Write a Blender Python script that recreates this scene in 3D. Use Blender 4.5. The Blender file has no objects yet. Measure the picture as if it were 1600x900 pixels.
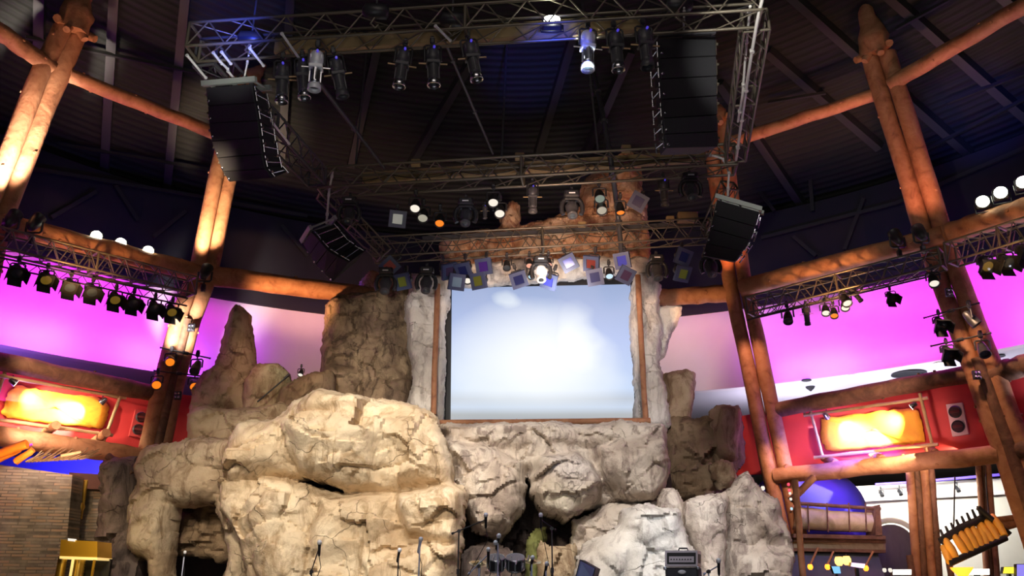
import bpy, math, random
import numpy as np
from mathutils import Vector, Matrix, noise as mnoise
random.seed(7)
S = bpy.context.scene
COL = S.collection
F = 1300.0; TH = math.radians(20.0); CZ = 1.7; YC = 11.0
ST, CT = math.sin(TH), math.cos(TH)

# ---------------------------------------------------------------- placing
def ray(px, py):
    v = (450-py)/F
    return ((px-800)/F, CT-ST*v, ST+CT*v)
def P(px, py, Y):
    r, f, u = ray(px, py); t = Y/f
    return Vector((r*t, Y, u*t+CZ))
def onZ(px, py, z):
    r, f, u = ray(px, py); t = (z-CZ)/u
    return Vector((r*t, f*t, z))
def onR(px, py, R):
    r, f, u = ray(px, py)
    a = r*r+f*f; b = -2*f*YC; c = YC*YC-R*R
    t = (-b+math.sqrt(b*b-4*a*c))/(2*a)
    return Vector((r*t, f*t, u*t+CZ))
def cone(px, py, dR=0.0, lean=.15):
    R = 15.3+dR
    for _ in range(12):
        p = onR(px, py, R); R = 15.3+dR-lean*(p.z-10.7)
    return p

# ---------------------------------------------------------------- tagging
def tag(o, label=None, cat=None, group=None, kind=None):
    if label: o['label'] = label
    if cat: o['category'] = cat
    if group: o['group'] = group
    if kind: o['kind'] = kind
    return o
def thing(name, label, cat, loc=(0, 0, 0), rot=(0, 0, 0), group=None):
    o = bpy.data.objects.new(name, None); COL.objects.link(o)
    o.location = loc; o.rotation_euler = rot; o.empty_display_size = .1
    return tag(o, label, cat, group)
def copy_tree(o, parent=None):
    c = o.copy(); COL.objects.link(c); c.parent = parent
    for ch in o.children: copy_tree(ch, c)
    return c

# ---------------------------------------------------------------- meshes
class MB:
    def __init__(s): s.v = []; s.f = []; s.sm = []
    def add(s, vs, fs, smooth=False):
        k = len(s.v); s.v += [tuple(v) for v in vs]
        s.f += [tuple(i+k for i in f) for f in fs]; s.sm += [smooth]*len(fs)
        return s
    def hexa(s, c):          # 8 corners: front ring 0-3, back ring 4-7
        return s.add(c, [(0,1,2,3),(7,6,5,4),(0,4,5,1),(1,5,6,2),(2,6,7,3),(3,7,4,0)])
    def box(s, c, size, M=None, bev=0.0):
        x, y, z = size[0]/2, size[1]/2, size[2]/2; c = Vector(c)
        if bev <= 0:
            pts = [(-x,-y,-z),(x,-y,-z),(x,-y,z),(-x,-y,z),(-x,y,-z),(x,y,-z),(x,y,z),(-x,y,z)]
            pts = [Vector(p)+c for p in pts]
            if M: pts = [M@p for p in pts]
            return s.hexa(pts)
        b = min(bev, x*.9, y*.9, z*.9)
        rings = []
        for (yy, q) in ((-y, b), (-y+b, 0), (y-b, 0), (y, b)):
            X, Z = x-q, z-q; e = b*.8
            rings.append([(-X+e,yy,-Z),(X-e,yy,-Z),(X,yy,-Z+e),(X,yy,Z-e),(X-e,yy,Z),(-X+e,yy,Z),(-X,yy,Z-e),(-X,yy,-Z+e)])
        pts = [Vector(p)+c for r in rings for p in r]
        if M: pts = [M@p for p in pts]
        fs = [tuple(range(8)), tuple(range(31, 23, -1))]
        for k in range(3):
            for i in range(8):
                j = (i+1) % 8; fs.append((k*8+i, (k+1)*8+i, (k+1)*8+j, k*8+j))
        return s.add(pts, fs)
    def tube(s, pts, rad, seg=8, cap=True, rough=0.0, sd=0.0):
        pts = [Vector(p) for p in pts]; n = len(pts)
        if not hasattr(rad, '__len__'): rad = [rad]*n
        t0 = (pts[1]-pts[0]).normalized()
        up = Vector((0,0,1)) if abs(t0.z) < .9 else Vector((0,1,0))
        a = t0.cross(up).normalized(); vs = []
        for i, p in enumerate(pts):
            t = (pts[min(i+1, n-1)]-pts[max(i-1, 0)]).normalized()
            a = (a-t*a.dot(t)).normalized(); b = t.cross(a)
            for k in range(seg):
                an = 2*math.pi*k/seg
                r = rad[i]
                if rough:
                    q = Vector((math.cos(an)*1.3, math.sin(an)*1.3, i*.23+sd))
                    r *= 1+rough*(mnoise.noise(q)+.5*mnoise.noise(q*2.7))
                vs.append(p+(a*math.cos(an)+b*math.sin(an))*r)
        fs = [(i*seg+k, i*seg+(k+1) % seg, (i+1)*seg+(k+1) % seg, (i+1)*seg+k) for i in range(n-1) for k in range(seg)]
        s.add(vs, fs, True)
        if cap: s.add(vs[:seg], [tuple(range(seg-1, -1, -1))]); s.add(vs[-seg:], [tuple(range(seg))])
        return s
    def lathe(s, prof, M=None, seg=16, smooth=True):     # prof: (radius, z)
        vs = []
        for r, z in prof:
            for k in range(seg):
                a = 2*math.pi*k/seg; vs.append(Vector((r*math.cos(a), r*math.sin(a), z)))
        if M: vs = [M@v for v in vs]
        n = len(prof)
        fs = [(i*seg+k, i*seg+(k+1) % seg, (i+1)*seg+(k+1) % seg, (i+1)*seg+k) for i in range(n-1) for k in range(seg)]
        s.add(vs, fs, smooth)
        s.add(vs[:seg], [tuple(range(seg-1, -1, -1))]); s.add(vs[-seg:], [tuple(range(seg))])
        return s
    def mesh(s, name, m, inv=None):
        me = bpy.data.meshes.new(name)
        v = [inv@Vector(p) for p in s.v] if inv else s.v
        me.from_pydata([tuple(p) for p in v], [], s.f)
        me.polygons.foreach_set('use_smooth', s.sm)
        if m: me.materials.append(m)
        me.validate(); me.update()
        return me
    def part(s, name, m, parent=None, world=False, label=None):
        inv = parent.matrix_basis.inverted() if (parent and world) else None
        o = bpy.data.objects.new(name, s.mesh(name, m, inv)); COL.objects.link(o)
        if parent: o.parent = parent
        if label: o['label'] = label
        return o
def solo(name, mb, m, label=None, cat=None, group=None, kind=None):
    """a top-level thing that is one mesh, its origin moved to the base of the mesh"""
    v = np.array(mb.v); c = (v.min(0)+v.max(0))/2; c[2] = v[:, 2].min()
    mb.v = [tuple(p) for p in (v-c)]
    o = mb.part(name, m); o.location = c
    return tag(o, label, cat, group, kind)
def aim(d, up=Vector((0,0,1))):
    """matrix whose +z axis points along d"""
    d = Vector(d).normalized()
    if abs(d.dot(up)) > .98: up = Vector((0,1,0))
    x = up.cross(d).normalized(); y = d.cross(x)
    return Matrix(((x.x,y.x,d.x,0),(x.y,y.y,d.y,0),(x.z,y.z,d.z,0),(0,0,0,1)))
def lerp(a, b, t): return a+(b-a)*t
def path(pts, n):
    """resample a polyline to n points, smoothly enough"""
    pts = [Vector(p) for p in pts]; L = [0]
    for a, b in zip(pts, pts[1:]): L.append(L[-1]+(b-a).length)
    out = []
    for i in range(n):
        d = L[-1]*i/(n-1); k = 0
        while k < len(L)-2 and L[k+1] < d: k += 1
        out.append(lerp(pts[k], pts[k+1], (d-L[k])/max(L[k+1]-L[k], 1e-9)))
    return out
def sag(a, b, s, n=12):
    return [lerp(a, b, i/(n-1))-Vector((0,0,s*4*(i/(n-1))*(1-i/(n-1)))) for i in range(n)]

# ---------------------------------------------------------------- materials
def mat(name, col, rough=.6, metal=0.0, spec=.5, emit=None, es=0.0):
    m = bpy.data.materials.new(name); m.use_nodes = True
    b = m.node_tree.nodes['Principled BSDF']
    b.inputs['Base Color'].default_value = (*col, 1); b.inputs['Roughness'].default_value = rough
    b.inputs['Metallic'].default_value = metal; b.inputs['Specular IOR Level'].default_value = spec
    if emit: b.inputs['Emission Color'].default_value = (*emit, 1); b.inputs['Emission Strength'].default_value = es
    return m
def nd(m, t, **kw):
    n = m.node_tree.nodes.new(t)
    for k, v in kw.items():
        if k in n.inputs: n.inputs[k].default_value = v
        else: setattr(n, k, v)
    return n
def lk(m, a, b): m.node_tree.links.new(a, b)
def ramp(m, fac, stops):
    r = nd(m, 'ShaderNodeValToRGB'); e = r.color_ramp.elements
    while len(e) < len(stops): e.new(.5)
    for x, (p, c) in zip(e, stops): x.position = p; x.color = (*c, 1)
    lk(m, fac, r.inputs['Fac']); return r
def coords(m, scale=(1,1,1), world=False):
    g = nd(m, 'ShaderNodeNewGeometry') if world else nd(m, 'ShaderNodeTexCoord')
    mp = nd(m, 'ShaderNodeMapping'); mp.inputs['Scale'].default_value = scale
    lk(m, g.outputs['Position' if world else 'Object'], mp.inputs['Vector']); return mp
def noisy(name, stops, scale=(1,1,1), ns=2.0, detail=6, rough=.75, bump=.3, bs=12.0, metal=0.0, dist=.01, distort=0.0):
    m = mat(name, (.5,.5,.5), rough, metal); b = m.node_tree.nodes['Principled BSDF']
    mp = coords(m, scale)
    n = nd(m, 'ShaderNodeTexNoise', Scale=ns, Detail=detail, Distortion=distort); n.inputs['Roughness'].default_value = .62
    lk(m, mp.outputs[0], n.inputs['Vector']); r = ramp(m, n.outputs['Fac'], stops)
    lk(m, r.outputs[0], b.inputs['Base Color'])
    if bump:
        n2 = nd(m, 'ShaderNodeTexNoise', Scale=bs, Detail=6); lk(m, mp.outputs[0], n2.inputs['Vector'])
        bp = nd(m, 'ShaderNodeBump', Strength=bump, Distance=dist); lk(m, n2.outputs['Fac'], bp.inputs['Height'])
        lk(m, bp.outputs[0], b.inputs['Normal'])
    return m
def rockmat(name, light, mid, dark, stain, sc=1.0):
    m = mat(name, mid, .85, 0, .25); b = m.node_tree.nodes['Principled BSDF']
    mp = coords(m, world=True)
    n = nd(m, 'ShaderNodeTexNoise', Scale=.7*sc, Detail=8, Distortion=.5); lk(m, mp.outputs[0], n.inputs['Vector'])
    r = ramp(m, n.outputs['Fac'], [(.3, dark), (.45, mid), (.6, light), (.8, mid)])
    mp2 = coords(m, (1, 1, .45), world=True)
    n2 = nd(m, 'ShaderNodeTexNoise', Scale=1.9*sc, Detail=9, Distortion=1.2); lk(m, mp2.outputs[0], n2.inputs['Vector'])
    n2.inputs['Roughness'].default_value = .7
    r2 = ramp(m, n2.outputs['Fac'], [(.38, (.85,.85,.85)), (.52, (0,0,0))])
    mx = nd(m, 'ShaderNodeMix', data_type='RGBA'); lk(m, r2.outputs[0], mx.inputs['Factor'])
    lk(m, r.outputs[0], mx.inputs[6]); mx.inputs[7].default_value = (*stain, 1)
    # fine dark cracks
    vo = nd(m, 'ShaderNodeTexVoronoi', feature='DISTANCE_TO_EDGE', Scale=1.15*sc)
    n3 = nd(m, 'ShaderNodeTexNoise', Scale=2.2*sc, Detail=5); lk(m, mp.outputs[0], n3.inputs['Vector'])
    mv = nd(m, 'ShaderNodeMix', data_type='VECTOR'); mv.inputs['Factor'].default_value = .33
    lk(m, mp.outputs[0], mv.inputs[4]); lk(m, n3.outputs['Color'], mv.inputs[5])
    lk(m, mv.outputs[1], vo.inputs['Vector'])
    rc = ramp(m, vo.outputs['Distance'], [(.0, (1,1,1)), (.011, (0,0,0))])
    n5 = nd(m, 'ShaderNodeTexNoise', Scale=.9*sc, Detail=2); lk(m, mp.outputs[0], n5.inputs['Vector']); r5 = ramp(m, n5.outputs['Fac'], [(.48, (0,0,0)), (.60, (.6,.6,.6))])
    ms = nd(m, 'ShaderNodeMath', operation='MULTIPLY'); lk(m, r5.outputs[0], ms.inputs[1])
    lk(m, rc.outputs[0], ms.inputs[0])
    mx2 = nd(m, 'ShaderNodeMix', data_type='RGBA'); lk(m, ms.outputs[0], mx2.inputs['Factor'])
    lk(m, mx.outputs[2], mx2.inputs[6]); mx2.inputs[7].default_value = (*[c*.35 for c in stain], 1)
    lk(m, mx2.outputs[2], b.inputs['Base Color'])
    n4 = nd(m, 'ShaderNodeTexNoise', Scale=5*sc, Detail=10); lk(m, mp.outputs[0], n4.inputs['Vector'])
    n4.inputs['Roughness'].default_value = .65
    bp = nd(m, 'ShaderNodeBump', Strength=.65, Distance=.09); lk(m, n4.outputs['Fac'], bp.inputs['Height'])
    bp2 = nd(m, 'ShaderNodeBump', Strength=.8, Distance=.05, invert=True); lk(m, ms.outputs[0], bp2.inputs['Height'])
    lk(m, bp.outputs[0], bp2.inputs['Normal']); lk(m, bp2.outputs[0], b.inputs['Normal'])
    return m
BLK = mat('black_metal', (.02,.02,.023), .42, .0, .5)
BLK2 = mat('black_matt', (.010,.010,.011), .6)
CHAR = mat('charcoal_paint', (.05,.05,.056), .45)
STEEL = mat('truss_paint', (.15,.13,.095), .38, .5)
CHROME = mat('bright_metal', (.6,.62,.66), .25, 1.0)
ALU = mat('grey_green_metal', (.30,.33,.30), .5, .3)
TAN = noisy('tan_tray', [(.3,(.22,.15,.065)),(.7,(.32,.23,.11))], ns=1.5, bump=.1)
SCRF = mat('blue_grey_frame', (.06,.085,.18), .5, .0)
WHITEP = mat('white_print_and_glare', (.85,.85,.85), .5)  # also carries the painted glare of overlit pipes and one moving head
CABLE = mat('black_rubber', (.012,.012,.013), .6)
PALEC = mat('pale_cable', (.55,.53,.50), .5)
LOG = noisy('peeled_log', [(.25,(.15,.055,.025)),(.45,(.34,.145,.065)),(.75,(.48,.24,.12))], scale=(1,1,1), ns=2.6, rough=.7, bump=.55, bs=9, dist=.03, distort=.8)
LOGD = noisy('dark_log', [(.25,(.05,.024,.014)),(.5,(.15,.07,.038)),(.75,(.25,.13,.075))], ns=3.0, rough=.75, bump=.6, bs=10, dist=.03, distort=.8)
BAM = noisy('bamboo_pole', [(.3,(.35,.22,.10)),(.7,(.55,.38,.18))], ns=3, rough=.5, bump=.2)
# ================================================================ the setting
def ringwall(R0, R1, z0, z1, a0, a1, n=64):
    """wall from (R0,z0) to (R1,z1) swept from bearing a0 to a1 degrees about the hall's centre"""
    mb = MB(); vs = []; fs = []
    for i in range(n+1):
        a = math.radians(a0+(a1-a0)*i/n)
        for R, z in ((R0, z0), (R1, z1)): vs.append((R*math.sin(a), YC+R*math.cos(a), z))
    fs = [(2*i, 2*i+1, 2*i+3, 2*i+2) for i in range(n)]
    return mb.add(vs, fs, True)
def thickwall(Ri, Ro, z0, z1, a0, a1, n=48, Ri1=None, Ro1=None):
    mb = MB(); vs = []; fs = []; Ri1 = Ri1 or Ri; Ro1 = Ro1 or Ro
    for i in range(n+1):
        a = math.radians(a0+(a1-a0)*i/n); s, c = math.sin(a), math.cos(a)
        for R, z in ((Ri, z0), (Ri1, z1), (Ro1, z1), (Ro, z0)): vs.append((R*s, YC+R*c, z))
    for i in range(n):
        for k in range(4):
            j = (k+1) % 4; fs.append((4*i+k, 4*i+j, 4*i+4+j, 4*i+4+k))
    fs += [(0,3,2,1), (4*n,4*n+1,4*n+2,4*n+3)]
    mb.add(vs, fs, False); return mb
WALLP = noisy('cove_plaster', [(.3,(.72,.66,.66)),(.7,(.78,.72,.72))], ns=.6, rough=.85, bump=.05)
SOFF = noisy('soffit_plaster', [(.3,(.62,.60,.62)),(.7,(.68,.66,.68))], ns=.6, rough=.85, bump=.05)
REDP = noisy('red_paint', [(.3,(.50,.028,.03)),(.7,(.58,.038,.04))], ns=.8, rough=.6, bump=.08)
DARKW = noisy('dark_upper_wall', [(.3,(.010,.010,.014)),(.7,(.014,.014,.02))], ns=1, rough=.8, bump=.1)
ROOF = mat('roof_decking', (.03,.03,.026), .8)
b_ = ROOF.node_tree.nodes['Principled BSDF']; mp_ = coords(ROOF, world=True)
w_ = nd(ROOF, 'ShaderNodeTexWave', Scale=2.6, Distortion=.4, bands_direction='Z'); lk(ROOF, mp_.outputs[0], w_.inputs['Vector'])
r_ = ramp(ROOF, w_.outputs['Fac'], [(.2,(.0035,.0050,.0035)),(.8,(.006,.0085,.006))]); lk(ROOF, r_.outputs[0], b_.inputs['Base Color'])
bp_ = nd(ROOF, 'ShaderNodeBump', Strength=.6, Distance=.05); lk(ROOF, w_.outputs['Fac'], bp_.inputs['Height']); lk(ROOF, bp_.outputs[0], b_.inputs['Normal'])
RAFT = noisy('rafter_steel', [(.3,(.014,.016,.014)),(.7,(.022,.025,.023))], ns=1, rough=.6, bump=.1)
FLOORM = noisy('dark_carpet', [(.35,(.03,.014,.012)),(.65,(.07,.03,.02))], ns=4, rough=.95, bump=.3)
STAGEM = noisy('stage_boards', [(.35,(.02,.02,.02)),(.65,(.035,.033,.03))], ns=3, rough=.5, bump=.1)

mb = MB()
seg = 96
mb.add([(46*math.cos(2*math.pi*i/seg), YC+46*math.sin(2*math.pi*i/seg), 0) for i in range(seg)], [tuple(range(seg))])
mb.part('floor', FLOORM)['kind'] = 'structure'
mb = MB(); mb.box((-1.1, 18.3, .6), (15.6, 14.6, 1.2), bev=.03)
solo('floor_stage', mb, STAGEM, kind='structure')

ZB0, ZB1 = CZ+6.38, CZ+9.08
tag(solo('wall_back', thickwall(17.9, 18.25, ZB0, ZB1, -110, 110, 110), WALLP), kind='structure')
tag(solo('ceiling_soffit', thickwall(17.95, 30, ZB0+.02, ZB0+.2, -110, 110, 90), SOFF), kind='structure')
tag(solo('trim_1', thickwall(17.8, 18.4, ZB1, ZB1+.75, -110, 110, 90), DARKW), kind='structure')
tag(solo('wall_upper', thickwall(18.4, 18.8, ZB1+.75, ZB1+3.6, -179, 180, 120), DARKW), kind='structure')
# the roof: a wide dark cone
RZ0, RZ1, RR0, RR1 = ZB1+3.6, 27.0, 19.4, .3
def roofz(R): return RZ0+(RZ1-RZ0)*(RR0-R)/(RR0-RR1)
tag(solo('ceiling', ringwall(RR0, RR1, RZ0, RZ1, 0, 360, 128), ROOF), kind='structure')
def onroof(px, py, dz=-.15):
    r, f, u = ray(px, py); k = (RZ1-RZ0)/(RR0-RR1)
    lo, hi = 2.0, 80.0
    g = lambda t: (u*t+CZ)-(RZ0+k*(RR0-math.hypot(r*t, f*t-YC))+dz)
    for _ in range(50):
        m_ = (lo+hi)/2
        if g(m_) > 0: hi = m_
        else: lo = m_
    return Vector((r*lo, f*lo, u*lo+CZ))
tn = 1
def trim(pts, w, h, m=RAFT):
    """a beam hung under the roof through the given points"""
    global tn
    tn += 1; mb = MB(); vs = []; fs = []
    for i, p in enumerate(pts):
        t = (pts[min(i+1, len(pts)-1)]-pts[max(i-1, 0)]).normalized()
        a = t.cross(Vector((0,0,1))).normalized(); b = a.cross(t).normalized()
        for x, y in ((-w/2, -h/2), (w/2, -h/2), (w/2, h/2), (-w/2, h/2)): vs.append(p+a*x+b*y)
    for i in range(len(pts)-1):
        for k in range(4):
            j = (k+1) % 4; fs.append((4*i+k, 4*i+j, 4*i+4+j, 4*i+4+k))
    n = len(pts)-1
    fs += [(3,2,1,0), (4*n,4*n+1,4*n+2,4*n+3)]
    mb.add(vs, fs)
    return tag(solo('trim_%d' % tn, mb, m), kind='structure')
raft = [((62,-30),(60,300)), ((180,-30),(160,330)), ((292,-30),(258,330)), ((455,-20),(440,250)), ((592,60),(548,260)), ((745,80),(640,260)),
        ((900,40),(840,240)), ((985,80),(915,240)), ((1125,130),(1260,330)), ((1200,80),(1375,230)), ((1222,-20),(1515,240)), ((1375,-20),(1640,215)),
        ((1540,-30),(1680,90))]
for a, b in raft:
    trim([onroof(lerp(a[0], b[0], t), lerp(a[1], b[1], t)) for t in [i/8 for i in range(9)]], .26, .3)
for a, b in [((40,58),(330,118)), ((90,225),(345,268)), ((1415,250),(1610,150)), ((1200,160),(1290,145)), ((1400,45),(1500,-10)), ((1480,160),(1640,100))]:
    trim([onroof(lerp(a[0], b[0], t), lerp(a[1], b[1], t), -.35) for t in [i/6 for i in range(7)]], .09, .09)
# wind bracing of the upper wall
for a, b in [((40,262),(340,312)), ((330,312),(480,338)), ((1190,372),(1400,318)), ((1400,318),(1640,215)), ((150,300),(80,340)), ((180,290),(215,345)),
             ((290,330),(240,370)), ((1210,330),(1180,290)), ((1265,262),(1270,330)), ((1350,310),(1320,390)), ((440,352),(480,400)), ((1240,370),(1275,400))]:
    trim([onR(lerp(a[0], b[0], t), lerp(a[1], b[1], t), 18.25) for t in [i/6 for i in range(7)]], .11, .12)

# ---- red fascia between the two log rings
def fascia(name, pxs, n):
    mb = MB(); vs = []; fs = []
    for i in range(n+1):
        px = lerp(pxs[0], pxs[1], i/n)
        # find the radii on this bearing from the top and bottom edges
        top = cone(*pxs[2](px), dR=.62); bot = cone(*pxs[3](px), dR=.62)
        for p in (bot, top):
            d = Vector((p.x, p.y-YC, 0)).normalized()
            vs.append(p)
            vs.append(p+d*.22)
    for i in range(n):
        for k, j in ((0,1),(1,3),(3,2),(2,0)): fs.append((4*i+k, 4*i+j, 4*i+4+j, 4*i+4+k))
    fs += [(0,2,3,1), (4*n+1,4*n+3,4*n+2,4*n)]
    mb.add(vs, fs); return tag(solo(name, mb, REDP), kind='structure')
L_ = lambda a, b: (lambda px: (px, lerp(a[1], b[1], (px-a[0])/(b[0]-a[0]))))
fascia('wall_left', (-60, 270, L_((0,566),(250,612)), L_((0,668),(250,708))), 10)
fascia('wall_left_inner', (270, 330, L_((250,612),(330,622)), L_((250,708),(330,715))), 3)
fascia('wall_right', (1150, 1570, L_((1215,640),(1540,583)), L_((1215,738),(1540,710))), 12)
fascia('wall_right_outer', (1571, 1660, L_((1540,590),(1640,566)), L_((1540,712),(1640,702))), 4)
# concourse under and behind the fascia
DKC = noisy('concourse_ceiling_paint', [(.3,(.016,.011,.009)),(.7,(.03,.02,.016))], ns=1, rough=.8, bump=.1)
tag(solo('ceiling_concourse', thickwall(17.3, 31, CZ+4.2, CZ+4.35, -110, 110, 90), DKC), kind='structure')
OUTW = noisy('concourse_wall_paint', [(.3,(.035,.018,.012)),(.7,(.06,.032,.02))], ns=1, rough=.8, bump=.1)
tag(solo('wall_outer', thickwall(30.9, 31.3, 0, CZ+6.5, -110, 110, 90), OUTW), kind='structure')
# ================================================================ log posts and ring logs
def logbar(mb, pts, r, seg=16, n=None, sd=0.0, rough=.07):
    n = n or 24
    q = path(pts, n); rr = []
    for i in range(n):
        k = mnoise.noise(Vector((i*.35+sd, sd*1.7, 2.2)))
        rr.append(r*(1+.07*k))
    w = [p+Vector((mnoise.noise(Vector((i*.21, sd, 0))), mnoise.noise(Vector((i*.21, sd, 5))), mnoise.noise(Vector((i*.21, sd, 9)))))*r*.13 for i, p in enumerate(q)]
    mb.tube(w, rr, seg, True, rough, sd)
    rnd = random.Random(sd)
    for _ in range(max(3, n//4)):                       # knots and cut twig ends
        i = rnd.randrange(1, n-1); a = rnd.uniform(0, 6.28)
        t = (w[i+1]-w[i-1]).normalized(); u = t.cross(Vector((0,.3,1))).normalized(); v = t.cross(u)
        d = u*math.cos(a)+v*math.sin(a)
        mb.tube([w[i]+d*r*.7, w[i]+d*r*1.12], [r*.22, r*.16], 6)
def post(label, pix, spread, r, tip=None, tipr=None, sd=1.0, third=None):
    pts = [cone(*p) for p in pix]
    low = pts[0]; d = (pts[0]-pts[1]).normalized()
    if low.z > 0: pts = [low+d*(low.z/-d.z)] + pts
    elif low.z < 0: pts[0] = lerp(pts[0], pts[1], (0-pts[0].z)/(pts[1].z-pts[0].z))
    pts[0].z = 0.0
    base = pts[0].copy()
    t = thing('log_post', label, 'post', base)
    phi = Vector((base.x, base.y-YC, 0)).normalized(); tan = Vector((phi.y, -phi.x, 0))
    for s in (-1, 1):
        mb = MB(); q = [p+tan*s*spread+phi*(.05*s) for p in pts]
        logbar(mb, q, r, n=46, sd=sd+s)
        mb.part('log', LOG, t, True)
    if third:
        mb = MB(); q = [p-phi*.12 for p in pts[:third]]
        logbar(mb, q, r*.7, n=20, sd=sd+7); mb.part('slim_log', LOGD, t, True)
    if tip:
        mb = MB(); top = pts[-1]; q = [top-phi*.12]+[cone(*p)-phi*.12 for p in tip]
        mb.tube(path(q, 12), [lerpl(tipr, i/11) for i in range(12)], 12, True, .35, sd)
        for s in (-1, 1):
            mb.tube([top+tan*s*spread*2.3-phi*.35, top+tan*s*spread*.4+phi*.2+Vector((0,0,.35))], [.11, .16], 8, True, .2, sd)
            mb.tube([top+tan*s*spread*1.1-phi*.38+Vector((0,0,-.2)), top-phi*.1+Vector((0,0,.45))], [.10, .2], 8, True, .2, sd)
        mb.part('carved_tip', LOG, t, True)
    return t
def lerpl(l, t):
    x = t*(len(l)-1); i = min(int(x), len(l)-2); return l[i]+(l[i+1]-l[i])*(x-i)
PL1 = [(-120,760),(-62,560),(-12,345),(72,130),(108,52)]
PL2 = [(238,715),(262,610),(290,500),(318,425),(350,268),(380,140)]
PR1 = [(1250,900),(1207,700),(1178,560),(1152,440),(1130,290),(1119,195)]
PR2 = [(1615,800),(1578,690),(1530,560),(1480,430),(1430,270),(1373,88)]
post('paired log post at the left edge, lower half glaring white, carved tip leaning right', PL1, .235, .235,
     [(118,22),(140,-25)], [.42,.40,.24,.13], 3.0)
post('paired log post left of the rocks, amber lamps clamped on it', PL2, .225, .22,
     [(394,120),(412,104)], [.32,.34,.18,.05], 11.0, 4)
post('paired log post right of the screen, its foot among the right boulders', PR1, .225, .22,
     [(1122,180),(1124,166)], [.30,.36,.3,.1], 23.0)
post('reddish paired log post at the right, carved pointed tip, dark lamps clamped on its middle', PR2, .23, .235,
     [(1367,50),(1358,22),(1355,-4)], [.42,.46,.28,.2,.06], 31.0, 4)
def beam(label, a, b, r, dR=0.0, dRb=None, sd=1.0, m=LOG, group=None):
    pa = cone(*a, dR=dR); pb = cone(*b, dR=dR if dRb is None else dRb)
    mb = MB(); logbar(mb, [pa, pb], r, n=30, sd=sd)
    return solo('log_beam', mb, m, label, 'beam', group)
beam('ring log at the left between two posts, three bright floodlights on its upper side', (-30,342), (312,428), .29, -.1, sd=1)
beam('orange-brown ring log running behind the rocks left of the screen', (322,430), (640,470), .30, .1, sd=2)
beam('short ring log between the screen rocks and the post right of the screen', (1020,466), (1150,457), .28, .1, sd=3)
beam('ring log at the right between two posts, above the right lighting truss', (1158,450), (1475,368), .28, -.1, sd=4)
beam('ring log at the right edge, bright floodlights standing over it', (1485,364), (1660,308), .29, -.1, sd=5)
beam('upper slanting log at the top left corner, cut by the left post', (-40,22), (80,106), .225, -.05, sd=6)
beam('upper log slanting from the left post to the big left loudspeaker array', (108,118), (350,214), .2, .0, sd=7)
beam('upper log rising from the right loudspeaker array to the pointed right post', (1130,226), (1372,146), .2, .05, sd=8)
beam('upper log rising to the top right corner from the pointed right post', (1392,132), (1640,-15), .215, -.05, sd=9)
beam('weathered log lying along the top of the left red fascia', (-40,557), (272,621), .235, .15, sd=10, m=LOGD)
beam('log along the foot of the left red fascia, pale and brightly lit', (-40,676), (238,716), .25, -.1, sd=11)
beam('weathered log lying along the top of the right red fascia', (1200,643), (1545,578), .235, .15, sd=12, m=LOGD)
beam('log along the foot of the right red fascia with cut log ends resting on it', (1212,744), (1560,710), .235, -.1, sd=13)
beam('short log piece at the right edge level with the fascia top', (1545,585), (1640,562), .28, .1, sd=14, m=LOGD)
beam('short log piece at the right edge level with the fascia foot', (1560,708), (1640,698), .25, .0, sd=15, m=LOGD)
# cut log ends poking out over the lower logs
for i, (a, b, l) in enumerate([((148,690),(166,676),'cut log stub on the lower left log, under the right end of the hide'),
                          ((72,675),(88,664),'cut log stub on the lower left log, under the middle of the hide'),
                          ((1288,716),(1306,724),'cut log stub under the left foot of the right bamboo frame'),
                          ((1364,710),(1379,718),'cut log stub under the middle of the right bamboo frame'),
                          ((1450,700),(1462,708),'cut log stub under the right foot of the right bamboo frame'),
                          ((1220,728),(1232,732),'small cut log stub at the left end of the lower right log')]):
    mb = MB(); p = cone(*a, dR=.45); q = cone(*b, dR=-.25)
    logbar(mb, [p, q], .12, n=6, seg=10, sd=40+i)
    solo('log_stub', mb, LOG, l, 'log end')

# ================================================================ glowing hides in bamboo frames
HIDE = noisy('painted_hide', [(.3,(.70,.24,.015)),(.5,(.90,.42,.03)),(.72,(.80,.32,.025))], ns=1.6, rough=.7, bump=.25, bs=3, dist=.03, distort=1.0)
def pole(mb, a, b, r=.045, sd=0):
    q = path([a, b], 14)
    mb.tube([p+Vector((0,0,.02*mnoise.noise(Vector((i*.4, sd, 1))))) for i, p in enumerate(q)], [r*(1.15 if i % 4 == 0 else 1) for i in range(14)], 8)
def frame(label, poles, dR=.1):
    p0 = cone(*poles[0][0], dR=dR)
    t = thing('bamboo_lattice', label, 'frame', cone(*poles[-1][0], dR=dR))
    for i, (a, b) in enumerate(poles):
        mb = MB(); pole(mb, cone(*a, dR=dR-.04*(i % 2)), cone(*b, dR=dR-.04*(i % 2)), sd=i); mb.part('pole', BAM, t, True)
    for i, (a, b) in enumerate(poles[:2]):
        for c, d in poles[2:]:
            # lashing where the poles cross
            A, B, C, D = [Vector((*x, 0)) for x in (a, b, c, d)]
            den = (B.x-A.x)*(D.y-C.y)-(B.y-A.y)*(D.x-C.x)
            s = ((C.x-A.x)*(D.y-C.y)-(C.y-A.y)*(D.x-C.x))/den; x = lerp(A, B, s)
            mb = MB(); o = cone(x.x, x.y, dR=dR); mb.lathe([(.03,-.07),(.075,-.04),(.08,0),(.075,.04),(.03,.07)], Matrix.Translation(o), 10); mb.part('lashing', BAM, t, True)
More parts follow.
